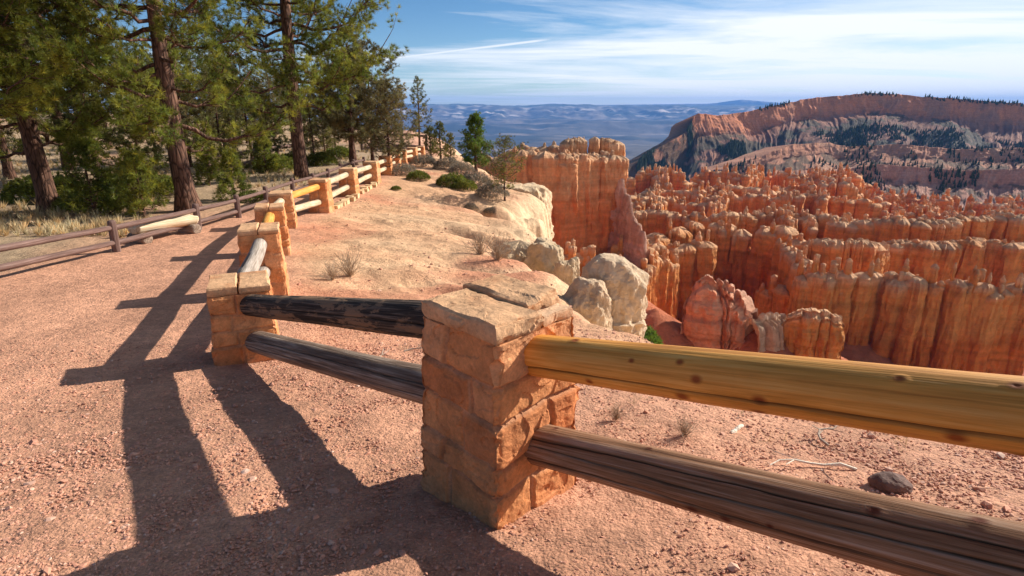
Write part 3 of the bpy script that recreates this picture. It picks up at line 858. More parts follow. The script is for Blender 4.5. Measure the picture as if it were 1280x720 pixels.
# forest stock copied back into the wood
stock = [pine('forest_pine', '', 10.5, 1.3, 2.4, 52, 61, 4.6, 16, .24, .014, .17, clump=1.15),
         pine('forest_pine', '', 12.5, 1.7, 2.5, 58, 67, 4.6, 16, .24, .014, .2, mat='needle2', clump=1.15),
         pine('forest_pine', '', 7.5, .9, 1.9, 44, 71, 4.8, 16, .20, .013, .13, mat='needle2', shape='cone', clump=1.15),
         pine('forest_pine', '', 9.5, 1.2, 2.2, 46, 73, 4.8, 16, .22, .014, .16, mat='needle3', shape='oval', clump=1.0)]
used = [False] * 4
FOREST = [  # u, distance, kind, scale
    (60, 14.5, 0, 1.1), (-30, 13, 1, 1.1), (130, 21, 2, .75), (20, 21, 3, 1.0), (95, 24, 1, 1.0), (-60, 20, 2, 1.1), (205, 26, 3, .6), (182, 17.5, 2, .5),
    (262, 30, 1, .95), (290, 34, 0, .9), (318, 40, 2, .9), (338, 33, 3, .8), (150, 33, 1, 1.0), (60, 33, 0, 1.0), (-20, 31, 1, 1.1), (300, 48, 1, 1.0), (350, 47, 0, .9), (240, 42, 2, 1.0), (205, 37, 0, 1.0),
    (395, 44, 2, .8), (415, 37, 3, .62), (405, 56, 0, .8), (430, 50, 2, .65), (372, 60, 1, .85), (330, 62, 3, 1.0), (275, 60, 2, 1.1), (225, 58, 1, 1.0), (180, 55, 3, 1.1), (120, 50, 0, 1.1), (60, 52, 2, 1.1), (0, 48, 3, 1.1),
    (450, 58, 3, .55), (468, 52, 2, .5), (310, 80, 1, 1.1), (365, 82, 0, 1.1), (250, 84, 3, 1.2), (190, 80, 1, 1.2), (130, 78, 2, 1.3), (70, 80, 0, 1.3), (5, 75, 1, 1.2), (340, 100, 2, 1.5), (290, 102, 3, 1.4), (400, 78, 2, 1.0), (430, 84, 3, .8), (215, 105, 0, 1.5), (150, 105, 2, 1.5), (90, 105, 3, 1.5)]
FOREST += [(245, 26, 3, .95), (268, 22, 2, .55), (285, 27, 3, .9), (300, 24, 2, .7), (322, 29, 3, 1.0), (345, 27, 2, .8), (352, 36, 3, 1.0), (385, 32, 2, .8), (398, 29, 3, .75), (412, 33, 2, .7), (425, 42, 3, .9), (445, 44, 2, .8), (375, 50, 3, 1.0), (330, 48, 2, 1.1), (305, 60, 3, 1.2), (275, 45, 3, 1.0), (250, 52, 2, 1.2), (390, 66, 2, 1.2), (420, 66, 3, 1.1)]
r_ = np.random.default_rng(5)
for k, (u, d, kd, s) in enumerate(FOREST):
    x = (u - 640) / F * d / 1.0; y = d
    if 225 < u < 480 and d > 21: s *= .52
    elif d > 24: s *= .62
    z = gz(x, y)
    if d < 16:
        o = copy_tree(t2 if kd == 1 else t1)
        place(o, (x, y, z - .05), 2.4 + kd, .95, ('big pine nearest the left edge of the picture' if kd == 1 else 'big pine standing left of the thick reddish trunk'), 'big near pines'); continue
    o = stock[kd] if not used[kd] else copy_tree(stock[kd]); used[kd] = True
    place(o, (x, y, z - .05), r_.random() * 6.28, s * r_.uniform(.92, 1.08), 'pine tree in the wood behind the brown log fence', 'forest pines')
# young pines near the brown fence
yp = pine('young_pine', '', 1.35, .08, .5, 34, 81, 7, 16, .12, .006, .03, shape='cone', mat='needle', cat='young pine')
for k, (u, v, s, lab) in enumerate([(181, 272, 1.1, 'young pine left of the thick reddish trunk'), (294, 250, 1.0, 'young pine behind the second brown fence post'), (120, 268, 1.3, 'young pine leftmost behind the brown fence'), (333, 216, 1.1, 'young pine beside the forest path, left of the tall dark trunk'), (262, 232, .9, 'young pine in the shade right of the thick reddish trunk')]):
    o = yp if k == 0 else copy_tree(yp); place(o, hit(u, v), k * 1.7, s, lab, 'young pines under the big trees')

# ------------------------------------------------------------------ shrubs and grass
def shrub(name, label, w, h, seed, n, mat, nk=9, L=.06, W=.006, group=None, stems=True, spread=.8, cat='shrub', dens=1.0):
    r = np.random.default_rng(seed)
    root = empty(name, (0, 0, 0)); tag(root, label, cat, group)
    th = r.random(n) * 6.283; rr = np.sqrt(r.random(n)) * w; hh = (1 - (rr / w)**2)**.5 * h * r.uniform(.35, 1.05, n)
    P = np.column_stack([rr * np.cos(th), rr * np.sin(th), hh]); P += .12 * h * np.column_stack([fbm(P[:, 0]*6, P[:, 1]*6, 0, 2, seed), fbm(P[:, 0]*6, P[:, 1]*6, 5, 2, seed), fbm(P[:, 0]*6, P[:, 1]*6, 9, 2, seed)])
    D = P / (np.linalg.norm(P, axis=1)[:, None] + 1e-6)
    V, col = needles(P, D, L, W, nk, spread, r)
    mesh_np('foliage', V, None, M[mat], root, False, col, np.arange(len(V)).reshape(-1, 3))
    mb = MB()
    for k in range(22):
        p = P[r.integers(n)]; tube(mb, np.array([(0, 0, -.05), p * (.5, .5, .6) + r.normal(0, .02, 3), p]), (.009, .006, .003), 4)
    mb.build('stem', M['twig'], root)
    return root
s1 = shrub('green_shrub', '', .62, .42, 91, 900, 'shrub', 10, .07, .010)
s2 = shrub('sage_shrub', '', .60, .45, 93, 800, 'sage', 8, .10, .005)
SH = [(s2, 505, 219, 1.0, 'grey brush at the foot of the stone fence end'), (s1, 523, 224, .75, 'green low shrub beside the grey brush on the slope'), (s2, 560, 212, 1.2, 'grey brush at the back of the slope top'),
      (s1, 566, 232, 1.05, 'widest bright green shrub on the slope crest'), (s1, 580, 236, .8, 'green shrub at the lower right of the crest clump'), (s2, 592, 233, 1.2, 'grey brush right of the bright green shrub'), (s2, 615, 246, 1.0, 'grey brush left of the spindly pine'),
      (s2, 530, 208, 1.2, 'brown-grey brush under the dark junipers'), (s2, 577, 216, 1.0, 'grey brush left of the dense green pine'), (s1, 495, 237, .3, 'tiny green tuft alone on the bare slope'), (s2, 588, 262, .42, 'dry brush tuft on the dome, left one'), (s2, 612, 266, .36, 'dry brush tuft on the dome, right one'),
      (s1, 120, 262, 1.4, 'wide green shrub on the forest floor far left'), (s1, 205, 244, 1.3, 'green shrub left behind the reddish trunk'), (s1, 345, 214, 1.5, 'low green shrub between fence and forest path'), (s1, 362, 207, 1.2, 'green shrub left of the tall dark trunk'), (s1, 165, 236, 1.5, 'green shrub in the back at the left edge of the wood'),
      (s1, 400, 206, 1.3, 'green shrub right of the tall dark trunk'), (s1, 425, 198, 1.4, 'green shrub below the mid-height pine'), (s1, 315, 252, .7, 'small green shrub hugging the second fence bay'), (s1, 60, 250, 1.6, 'broad green shrub beyond the left fence rails')]
us = set()
for k, (src, u, v, s, lab) in enumerate(SH):
    if src.name in us: o = copy_tree(src)
    else: us.add(src.name); o = src
    place(o, hit(u, v), k * 1.1, s, lab, 'green shrubs' if src is s1 else 'grey dry brush')

# bare twiggy brush
def dry_bush(seed, h=.3, w=.3, n=70):
    r = np.random.default_rng(seed); mb = MB()
    for k in range(n):
        th = r.random() * 6.283; q = r.random()
        e = np.array([math.cos(th) * w * q, math.sin(th) * w * q, h * r.uniform(.4, 1)])
        m_ = e * (.45, .45, .5) + r.normal(0, .02, 3)
        tube(mb, np.array([(0, 0, -.02), m_, e]), (.003, .0022, .001), 3)
        for j in range(3):
            b = m_ + (e - m_) * r.random(); tube(mb, np.array([b, b + r.normal(0, .05, 3) + (0, 0, .03)]), (.0015, .0008), 3)
    return mb
db = dry_bush(3).build('dry_bush', M['drytwig']); tag(db, '', 'dry bush')
for k, (u, v, s, lab) in enumerate([(437, 345, 1.3, 'bare twiggy bush on the slope above the charred rail'), (415, 350, .9, 'smaller bare bush left of the other on the slope'), (600, 318, 1.5, 'dry bush in the gully of the eroded slope'), (622, 325, 1.5, 'dry bush furthest right in the eroded gully'), (855, 545, .4, 'dry tuft between the two right-hand rails'), (770, 525, .35, 'dry tuft right of the near pillar foot')]):
    o = db if k == 0 else db.copy()
    if k: C.objects.link(o)
    place(o, hit(u, v), k * 2.1, s, lab, 'bare dry bushes on the slope')

def grass():
    r = np.random.default_rng(12); P = []
    B = BROWNLINE
    n = 5200
    u = r.uniform(-80, 470, n); d = 11 + 45 * r.random(n)**1.5
    x = (u - 640) / F * d; y = d
    b = polydist(x, y, B); Z = terrain(x, y)[0]
    dens = fbm(x * .35, y * .35, 0, 3, 70)
    k = (b < -.7) & (dens > -.15)
    P = np.column_stack([x[k], y[k], Z[k]]); D = np.zeros_like(P); D[:, 2] = 1.1
    V, col = needles(P, D, .20, .009, 12, .45, r)
    # thin straw tufts near the fence foot on the canyon side
    n2 = 130; x = r.uniform(-1.6, 3.4, n2); y = r.uniform(2.6, 6.0, n2); Z, Dd, fd, _ = terrain(x, y); kk = (fd > .4) & (Dd < -.8)
    P2 = np.column_stack([x[kk], y[kk], Z[kk]]); D2 = np.zeros_like(P2); D2[:, 2] = .5
    V2, c2 = needles(P2, D2, .09, .0012, 9, .7, r)
    V = np.vstack([V, V2]); col = np.vstack([col, c2])
    o = mesh_np('dry_grass', V, None, M['straw'], None, False, col, np.arange(len(V)).reshape(-1, 3))
    tag(o, 'dry straw-coloured grass over the forest floor and verge', 'grass', kind='stuff')
grass()

# twigs, stick, stone on the verge
def debris():
    r = np.random.default_rng(4)
    spots = [(1070, 590, .42, 'forked dead branch on the gravel between the right rails'), (1035, 560, .30, 'thin bleached twig lying under the yellow rail'), (505, 440, .22, 'small forked twig on the gravel under the charred rail'),
             (455, 455, .3, 'curved dead twig behind the lower dark rail'), (700, 560, .12, 'short twig at the right foot of the near pillar')]
    for k, (u, v, L, lab) in enumerate(spots):
        p = hit(u, v); mb = MB(); a = r.random() * 3
        pts = [np.zeros(3)]
        for j in range(6): a += r.normal(0, .35); pts.append(pts[-1] + np.array([math.cos(a), math.sin(a), r.normal(0, .12)]) * L / 6)
        pts = np.array(pts); pts[:, 2] = np.abs(pts[:, 2]) + .008
        tube(mb, pts, np.linspace(.008, .003, 7), 6, True)
        for j in (2, 3, 4): tube(mb, np.array([pts[j], pts[j] + r.normal(0, .07, 3) * (1, 1, .3) + (0, 0, .02)]), (.004, .002), 4)
        o = mb.build('dead_twig', M['twig'] if k else M['whitewood']); o.location = p; tag(o, lab, 'twig', 'dead twigs on the ground')
    p = hit(921, 539); mb = MB()
    n = 14; t = np.linspace(-.5, .5, n)
    P = np.column_stack([t * .13, t * .03, .012 + .003 * np.sin(t * 9)])
    tube(mb, P, .012 * np.array([.5, .8, 1, 1.1, 1, .95, 1, 1.05, 1.1, 1, .9, .85, .8, .5]), 8, True, .12)
    o = mb.build('wood_chip', M['whitewood']); o.location = p; o.rotation_euler = (0, 0, .5); tag(o, 'pale bleached wood chip on the gravel between the right rails', 'wood chip')
    def rock(name, u, v, s, sq, mat, lab, cat='rock', seed=1):
        p = hit(u, v); n1, n2 = 28, 40
        th = np.linspace(0, math.pi, n1)[:, None]; ph = np.arange(n2)[None, :] / n2 * 2 * math.pi
        X = np.sin(th) * np.cos(ph); Y = np.sin(th) * np.sin(ph); Z = np.cos(th) * np.ones_like(ph)
        rr = s * (1 + .3 * fbm(X * 1.3, Y * 1.3, Z * 1.3, 4, seed) + .12 * np.round(4 * fbm(X*2, Y*2, Z*2, 2, seed + 3)) / 4)
        V = np.stack([X * rr * 1.2, Y * rr, Z * rr * sq], -1)
        o = mesh_np(name, V, grid_faces(n1, n2, True), M[mat], None, False); o.location = p + (0, 0, s * sq * .3); tag(o, lab, cat)
    rock('stone', 1112, 612, .07, .7, 'darkrock', 'dark purple-brown stone on the gravel at the right')
    rock('stone', 400, 430, .045, .6, 'rock', 'small pale stone on the gravel behind the second pillar', seed=5) if False else None
debris()

# ------------------------------------------------------------------ rocks standing on the rim
def boulder(name, label, c, rx, ry, z0, z1, seed, mat='rock', col=(.80, .63, .43), low=(.66, .42, .25), n1=110, n2=150, cat='rock', flute=.0, lump=.22, power=2.4, rz=0.0):
    """free-standing eroded pillar rock: rounded top, rough fluted sides"""
    th = np.linspace(0, 1, n1)[:, None]; ph = np.arange(n2)[None, :] / n2 * 2 * math.pi
    H = z1 - z0
    q = 1 - th                                      # 1 at foot .. 0 at top
    hz = np.where(th < .72, th / .72 * .62, .62 + .38 * np.sin((th - .72) / .28 * math.pi / 2))
    rr = np.where(th < .72, 1.08 - .10 * np.sin(th / .72 * math.pi), np.cos((th - .72) / .28 * math.pi / 2)**(1 / power * 1.3))
    rr = rr * np.ones_like(ph); hz = hz * np.ones_like(ph)
    cx, cy = np.cos(ph) * rr, np.sin(ph) * rr
    S = max(rx, ry)
    nn = fbm(cx * 1.4 + seed, cy * 1.4, hz * H / S * 1.1, 5, seed)
    fl = ridged(cx * 2.2, cy * 2.2, hz * .5, 3, seed + 4) - .6
    k = 1 + lump * nn + flute * fl + .09 * fbm(cx * 5, cy * 5, hz * H / S * 5, 5, seed + 6, .6) - .19 * (ridged(cx * 2.5, cy * 2.5, hz * H / S * 2.5, 5, seed + 16) - .62)
    X = cx * rx * k; Y = cy * ry * k; Z = z0 + H * hz * (1 + .06 * nn) + .05 * S * fbm(cx * 3, cy * 3, 0, 3, seed + 8) * (th > .6)
    cr, sr = math.cos(rz), math.sin(rz)
    X, Y = X * cr - Y * sr, X * sr + Y * cr
    V = np.stack([X, Y, Z - z0], -1)
    cc = mix(np.array(low), np.array(col), sstep(.25, .7, hz + .25 * fbm(cx * 2, cy * 2, hz * 5, 3, seed + 9)))
    cc = mix(cc, np.array(col) * 1.06, sstep(.2, .6, nn) * .5)
    o = mesh_np(name, V, grid_faces(n1, n2, True), M[mat], None, False, cc)
    o.location = (c[0], c[1], z0)
    if label: tag(o, label, cat)
    return o

p = px(766, 345, 9.0)
boulder('cream_boulder', 'largest cream-coloured boulder rising behind the near stone pillar', p, .57, .52, -3.2, px(766, 322, 9.0)[2], 3, lump=.30, flute=.12, col=(.82, .60, .39))
p = px(733, 380, 8.4)
boulder('cream_boulder', 'lower cream boulder tucked between the near pillar and the largest boulder', p, .42, .42, -3.2, px(733, 346, 8.4)[2], 8, lump=.32, flute=.12, col=(.80, .57, .36))
for k, (u, v, d, rx, lab) in enumerate([(682, 303, 11.6, .42, 'knobbly cream rock lump below the dome cliff'), (650, 305, 12.2, .52, 'cream rock ledge left of the knobbly lump'), (706, 326, 10.7, .27, 'small tan rock lump nearest the boulders'), (669, 282, 19.5, .7, 'pale cliff face at the edge of the rock dome')][:3]):
    p = px(u, v + 20, d); boulder('rock_lump', lab, p, rx, rx * .9, -4.0, px(u, v, d)[2], 40 + k, lump=.42, col=(.74, .54, .33), n1=90, n2=120, flute=.3, power=5, cat='rock')
p = px(661, 250, 25.0)
boulder('rock_cliff', 'cream vertical cliff behind the rock domes left of the red butte', px(652, 250, 24.8), 1.35, 1.6, -6.5, px(655, 232, 24.6)[2], 61, lump=.16, col=(.74, .53, .32), low=(.62, .36, .19), flute=.35, power=6, cat='cliff')
# plant by the yellow rail
ps = shrub('green_shrub', '', .35, .3, 97, 420, 'bright', 9, .09, .010); place(ps, px(800, 424, 11) - (0, 0, .15), 0, 1.2, 'small green plant peeping over the yellow rail below the boulder', 'green shrubs')
boulder('rock_lump', 'tan rock shelf under the plant by the yellow rail', px(800, 440, 11), .8, .7, -7, px(800, 428, 11)[2], 66, lump=.2, n1=60, n2=70)

# ------------------------------------------------------------------ canyon: fins of hoodoos
def fin(pts, seed, base, W=7.0, col_w=7.0, pin=3.0, ds=.55, nq=34, mats='canyon', name='hoodoos', flat=0.0, lean=0.0, cols=None, scal=.42, top=None, kind='structure', label=None, cat=None, taper=.45, pink=0.0, strat=1.0, lump=1.0, gexp=4.0, crown=1.0, crag=1.0):
    """a wall of eroded columns following pts (u, v, d): rounded flutes, knobbed pinnacles, notched strata"""
    r = np.random.default_rng(seed)
    C3 = np.array([px(*p) for p in pts])
    seg = np.linalg.norm(np.diff(C3[:, :2], axis=0), axis=1); cum = np.concatenate([[0], np.cumsum(seg)]); L = cum[-1]
    n = max(24, int(L / ds)); s = np.linspace(0, L, n)
    X = np.interp(s, cum, C3[:, 0]); Y = np.interp(s, cum, C3[:, 1]); Zt = np.interp(s, cum, C3[:, 2])
    k = max(3, int(3 / ds)); ker = np.ones(k) / k
    def sm(a): return np.convolve(np.pad(a, (k//2, k - 1 - k//2), 'edge'), ker, 'valid')
    X, Y, Zt = sm(X), sm(Y), sm(Zt)
    tx, ty = np.gradient(X), np.gradient(Y); tl = np.hypot(tx, ty) + 1e-9; tx, ty = tx/tl, ty/tl
    nx, ny = ty, -tx
    # columns
    def cells(w0, lo, hi):
        c = [-3 * w0]
        while c[-1] < L + 3 * w0: c.append(c[-1] + w0 * r.uniform(lo, hi))
        c = np.array(c); return c, (c[1:] + c[:-1]) / 2, (c[1:] - c[:-1]) / 2
    def look(cm, q): 
        c, m_, w_ = cm; k_ = np.clip(np.searchsorted(c, q) - 1, 0, len(m_) - 1); return k_, (q - m_[k_]) / w_[k_]
    big = cells(col_w, .5, 1.6); sml = cells(col_w * .36, .4, 1.5)
    hB = r.normal(0, 1, len(big[1])).clip(-1.3, 1.1); wB = r.uniform(.72, 1.25, len(big[1]))
    hS = r.normal(0, 1, len(sml[1])).clip(-1.1, 1.5); wS = r.uniform(.5, 1.3, len(sml[1])); nS = r.uniform(.80, .98, len(sml[1]))
    bi, bt = look(big, s); si, sti = look(sml, s)
    cap_ = np.sqrt(np.clip(1 - np.abs(sti)**4, 0, 1))
    rag = fbm(s * 1.3, 0 * s, 0, 4, seed + 31, .65)
    tin = cells(col_w * .15, .4, 1.7); hT = r.normal(0, 1, len(tin[1])).clip(-1, 1.4); ti_, tt_ = look(tin, s)
    chS = r.uniform(.5, 1.5, len(sml[1]))
    Hc = Zt + (1 - flat) * (pin * .45 * hB[bi] + pin * (.42 * hS[si] + .55 * cap_ - .55) + crag * pin * (.30 * hT[ti_] - .28 * np.abs(tt_)**3 + .25 * rag) - pin * .9 * np.abs(bt)**6) + flat * pin * (.25 * fbm(s * .3, 0 * s, 0, 3, seed) + .18 * np.round(2 * rag))
    q = np.linspace(0, 1, nq); q = 1 - (1 - q)**1.35
    rows = []; colr = []
    SC = col_w / 8.0
    for side in (1, -1):
        qq = q if side == 1 else q[::-1][1:]
        if side == -1: qq = qq[::3]
        for qi in qq:
            z = base + (Hc - base) * qi
            if side == 1:
                warp = .10 * col_w * fbm(z * .16, s * .05, 0, 3, seed + 41)
                kb, tb_ = look(big, s + warp * 1.3); ks, ts_ = look(sml, s + warp)
                scall = (1 - scal * np.abs(tb_)**gexp) * wB[kb]
                zn = z + 1.5 * fbm(X * .03, Y * .03, 0, 3, 8)
                st = np.tanh(5 * fbm(zn * 0, zn * .34, 0, 3, 11)) * 1.0 + .5 * np.tanh(5 * fbm(zn * 0, zn * 1.1, 0, 2, 13)) + .7 * fbm(X * .07, Y * .07, zn * 1.1, 3, 12)
                e_ = Hc - z; ch_ = pin * 1.1 * chS[ks] * crown
                w = W * scall * ((1 - qi) * taper * .7 + (1 - taper) * .85 * (.36 + .64 * sstep(.75, 1.15, e_ / (ch_ + .01))) + .05)
                up_ = min(1.0, (1 - qi) * 3)
                w = w + strat * SC * (.15 + .95 * up_) * .8 * st
                # secondary flutes and knobs
                w = w + SC * 1.5 * (np.sqrt(np.clip(1 - np.abs(ts_)**4, 0, 1)) * wS[ks] - .6) * (.4 + .6 * (1 - up_ * .3))
                w = w + lump * (SC * 1.3 * fbm(X * .13, Y * .13, z * .07, 3, seed + 3) + SC * 1.5 * fbm(X * .6 / SC**.5, Y * .6 / SC**.5, z * .13, 5, seed + 5, .6))
                w = w + 1.5 * (1 - qi)**3 * W * .25
                neck = 1 - .30 * np.exp(-((qi - nS[ks]) / .022)**2)
                w = w * neck
                fl_ = .16 * W * max(0.0, 1 - qi**40)
                w = np.where(qi > .999, .12, np.maximum(w, fl_ + .1))
            else:
                w = -W * .7 * (1 - qi) - .3
            rows.append(np.stack([X + nx * w + (.25 * SC * fbm(X * .6, z * .6, 0, 2, seed + 50) * tx if side == 1 else 0), Y + ny * w, z + (0 if side == 1 else -.1)], -1))
            colr.append(Hc - z)
    V = np.array(rows); E = np.array(colr)
    orange = np.array((.85, .325, .082)); deep = np.array((.80, .225, .042)); pale = np.array((.88, .53, .29)); rose = np.array((.80, .40, .27))
    if cols is None: cols = (deep, orange, pale)
    nzv = fbm(V[..., 0] * .06, V[..., 1] * .06, V[..., 2] * .25, 4, 77)
    cc = mix(cols[1], cols[0], sstep(8, 24, E + 10 * nzv))
    cc = mix(cc, cols[2], sstep(3.2, .2, E + 3 * nzv) * .85)
    cc = cc * (1 + .22 * fbm(V[..., 2] * 0, V[..., 2] * .9, V[..., 0] * .02, 3, 79))[..., None]
    if pink: cc = mix(cc, rose, sstep(-.2, .4, nzv) * pink)
    o = mesh_np(name, V, grid_faces(V.shape[0], V.shape[1]), M[mats], None, False, cc)
    if kind == 'structure': tag(o, kind='structure')
    else: tag(o, label, cat)
    return o

def vb(v, d): return px(900, v, d)[2]

def columns(name, L, seed, nz=30, na=18, cols=None, rough=1.0, pale=1.0):
    """standing rock columns; rows of L: x, y, top z, foot z, radius, knob strength"""
    L = np.array(L, float); n = len(L); r = np.random.default_rng(seed)
    q = np.linspace(0, 1, nz); q = (1 - (1 - q)**1.6)[None, :, None]
    th = (np.arange(na) / na * 2 * math.pi)[None, None, :]
    X0, Y0, ZT, ZB, R0, KN = [L[:, i][:, None, None] for i in range(6)]
    Z = ZB + (ZT - ZB) * q * np.ones_like(th); E = ZT - Z
    sd = r.uniform(0, 90, n)[:, None, None]
    cx, sx = np.cos(th), np.sin(th)
    zn = Z + 1.6 * fbm(X0 * .03, Y0 * .03, 0, 3, 8)
    st = np.tanh(4 * fbm(zn * 0, zn * .30, 0, 3, 11)) + .7 * np.tanh(4 * fbm(zn * 0 + 5, zn * .95, 0, 3, 13))
    k = 1 + .30 * (1 - q)**2.5
    k = k * (1 + .025 * st * rough)
    sp = sstep(.14, .3, KN); top = np.clip(E / ((.45 + 1.9 * sp) * R0), 0, 1)**(.52 + .14 * sp)
    nk = 1 - KN * np.exp(-((E - R0 * (1.5 + .5 * np.sin(sd * 7))) / (R0 * .45))**2) - .6 * KN * np.exp(-((E - R0 * (3.2 + .8 * np.sin(sd * 3))) / (R0 * .5))**2)
    g = 1 + rough * (.30 * fbm(cx * 1.3 + sd, sx * 1.3, Z * .045, 3, seed) + .36 * fbm(cx * 2.6 + sd, sx * 2.6, Z * .07, 4, seed + 1, .62) + .10 * fbm(cx * 2 + sd, sx * 2, Z * .8, 3, seed + 2))
    ab = 1 + .35 * (r.random(n)[:, None, None] - .5)
    RR = R0 * k * top * nk * g
    lx = R0 * .35 * fbm(sd * 3.1, Z * .12, 0, 3, seed + 4); ly = R0 * .35 * fbm(sd * 3.1 + 40, Z * .12, 0, 3, seed + 5)
    V = np.stack([X0 + lx + cx * RR * ab, Y0 + ly + sx * RR / ab, Z + .12 * R0 * fbm(cx * 2 + sd, sx * 2, 0, 2, seed + 6) * (E < R0)], -1)
    base = grid_faces(nz, na, True); Fq = (base[None] + (np.arange(n) * nz * na)[:, None, None]).reshape(-1, 4)
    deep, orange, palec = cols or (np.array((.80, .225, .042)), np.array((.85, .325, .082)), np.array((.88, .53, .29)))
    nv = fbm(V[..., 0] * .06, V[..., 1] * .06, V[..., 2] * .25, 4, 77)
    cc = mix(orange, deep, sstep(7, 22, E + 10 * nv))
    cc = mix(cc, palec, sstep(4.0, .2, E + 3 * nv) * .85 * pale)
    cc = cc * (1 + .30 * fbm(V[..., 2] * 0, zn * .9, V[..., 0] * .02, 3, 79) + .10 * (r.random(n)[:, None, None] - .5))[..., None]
    o = mesh_np(name, V, Fq, M['canyon'], None, False, cc); tag(o, kind='structure'); return o

def column_row(pts, seed, dep, rb, rs, pin, zig=.0, per=40, nz=30, na=18, gap=1.2, sgap=1.25, name='hoodoos', cols=None, flat=1.0, thing=None):
    r = np.random.default_rng(seed); P = np.array(pts, float)
    C3 = np.array([px(*p) for p in pts]); cum = np.concatenate([[0], np.cumsum(np.hypot(*np.diff(C3[:, :2], axis=0).T))]); Lt = cum[-1]
    def at(s):
        x, y, z = (np.interp(s, cum, C3[:, i]) for i in range(3))
        w = zig * math.sin(s / per * 2 * math.pi + seed) + zig * .5 * math.sin(s / per * 5.1 + seed * 2)
        return x, y + w, z
    out = []; s = 0; hb = 0
    zb0 = C3[:, 2].min() - dep
    while s < Lt:
        R = rb * r.uniform(.6, 1.4); x, y, z = at(s)
        hb = .6 * hb + r.normal(0, .5)
        zt = z - pin * (.55 - .45 * np.clip(hb, -1.5, 1.2)) * flat
        out.append((x, y + r.normal(0, .28) * rb, zt, zb0, R, r.uniform(0, .09)))
        m = r.integers(2, 6)
        for j in range(m):
            a = r.uniform(-math.pi, math.pi); rr = R * r.uniform(.2, .95); R2 = rs * r.uniform(.5, 1.35)
            out.append((x + math.cos(a) * rr, y + math.sin(a) * rr, zt + flat * pin * (r.random()**1.6 * 1.5 - .55) * (1.3 - .6 * rr / R), max(zb0, zt - dep * r.uniform(.25, .9)), R2, r.uniform(.05, .34)))
        s += R * gap * (1 + r.random() * .35) if r.random() > .06 else R * 2.0
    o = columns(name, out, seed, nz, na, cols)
    if thing:
        del o['kind']; tag(o, *thing)
    return o
# rows, far to near (photo column, crest row, distance)
rowsdef = [
    ([(770,221,520),(800,212,515),(835,210,515),(855,216,512),(905,209,505),(950,208,505),(985,214,505),(1020,211,500),(1045,204,495),(1058,206,495),(1066,218,500),(1085,229,500),(1105,236,510),(1150,244,510),(1210,240,500),(1300,246,500)], 30, 9, 6, 3.6),
    ([(770,238,395),(800,233,398),(850,235,392),(900,231,398),(950,229,390),(1000,230,392),(1045,222,385),(1075,236,390),(1120,250,392),(1200,258,390),(1300,256,380)], 28, 8, 6, 3.6),
    ([(770,250,345),(810,243,340),(860,246,345),(910,240,345),(960,241,338),(1010,236,340),(1050,240,335),(1090,250,335),(1130,262,335),(1200,268,330),(1300,266,325)], 28, 8, 6, 3.6),
    ([(775,268,265),(820,262,262),(870,264,262),(915,260,264),(960,262,258),(1000,264,256),(1060,268,254),(1110,276,254),(1180,284,250),(1300,290,245)], 26, 7, 6, 3.4),
]
for k, (pts, dep, W, cw, pin) in enumerate(rowsdef):
    d0 = pts[0][2]
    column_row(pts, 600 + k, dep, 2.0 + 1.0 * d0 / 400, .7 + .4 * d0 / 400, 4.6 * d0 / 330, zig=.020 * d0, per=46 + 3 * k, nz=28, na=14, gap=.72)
    rr_ = np.random.default_rng(800 + k); P = np.array(pts, float)
    for j in range(6):          # short spurs running toward the viewer
        u = rr_.uniform(780, 1290); v = float(np.interp(u, P[:, 0], P[:, 1])); d = float(np.interp(u, P[:, 0], P[:, 2])); du = rr_.uniform(-22, 22)
        column_row([(u, v + 1, d), (u + du * .5, v + 5, d * .965), (u + du, v + 10, d * .93)], 1000 + k * 20 + j, dep, 2.0, .8, 4.4 * d0 / 330, nz=26, na=14, gap=.8)

# the tall front row of columns
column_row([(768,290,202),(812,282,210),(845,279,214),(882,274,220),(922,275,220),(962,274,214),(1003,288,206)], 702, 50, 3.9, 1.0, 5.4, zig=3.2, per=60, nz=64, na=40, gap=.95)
column_row([(772,300,190),(800,297,192),(828,292,198)], 712, 46, 3.0, .95, 4.6, zig=2, per=30, nz=56, na=34)
column_row([(846,300,200),(870,296,203),(884,294,204)], 703, 44, 2.8, .9, 4.2, nz=56, na=34)
column_row([(985,292,196),(1000,298,186),(1010,306,176),(1004,318,170)], 704, 44, 2.8, .9, 4.6, nz=56, na=34)
column_row([(1000,338,164),(1018,328,162),(1060,320,160),(1104,330,160),(1130,338,156),(1180,338,152),(1240,343,151),(1300,338,150)], 708, 46, 2.4, .75, 5.0, zig=2.6, per=48, nz=70, na=34, gap=.74)
column_row([(962,352,178),(985,345,176),(1006,338,172)], 709, 40, 2.7, .9, 4.2, nz=56, na=34)
column_row([(704,322,160),(722,310,162),(737,304,166),(752,300,170),(768,302,172),(788,298,184)], 710, 40, 2.6, .9, 5.4, zig=3, per=20, nz=56, na=34)
column_row([(784,332,160),(800,324,166),(818,318,176),(840,312,190)], 711, 42, 2.4, .9, 4.6, zig=2, per=20, nz=56, na=34)

# mid-right flat topped walls
column_row([(1050,275,232),(1085,272,228),(1120,270,226),(1160,272,224),(1300,268,220)], 705, 34, 3.2, 1.0, 2.6, zig=3, per=50, nz=44, na=30, gap=.7, flat=.6)
column_row([(1012,301,194),(1030,297,191),(1060,297,189),(1092,300,190),(1106,306,193)], 706, 26, 3.4, .8, 1.6, zig=2, per=30, nz=56, na=36, gap=.55, flat=.4)
column_row([(1108,300,205),(1130,297,204),(1180,300,200),(1300,300,195)], 707, 34, 3.2, .9, 2.4, zig=3, per=44, nz=50, na=32, gap=.65, flat=.5)
# knobs under the butte

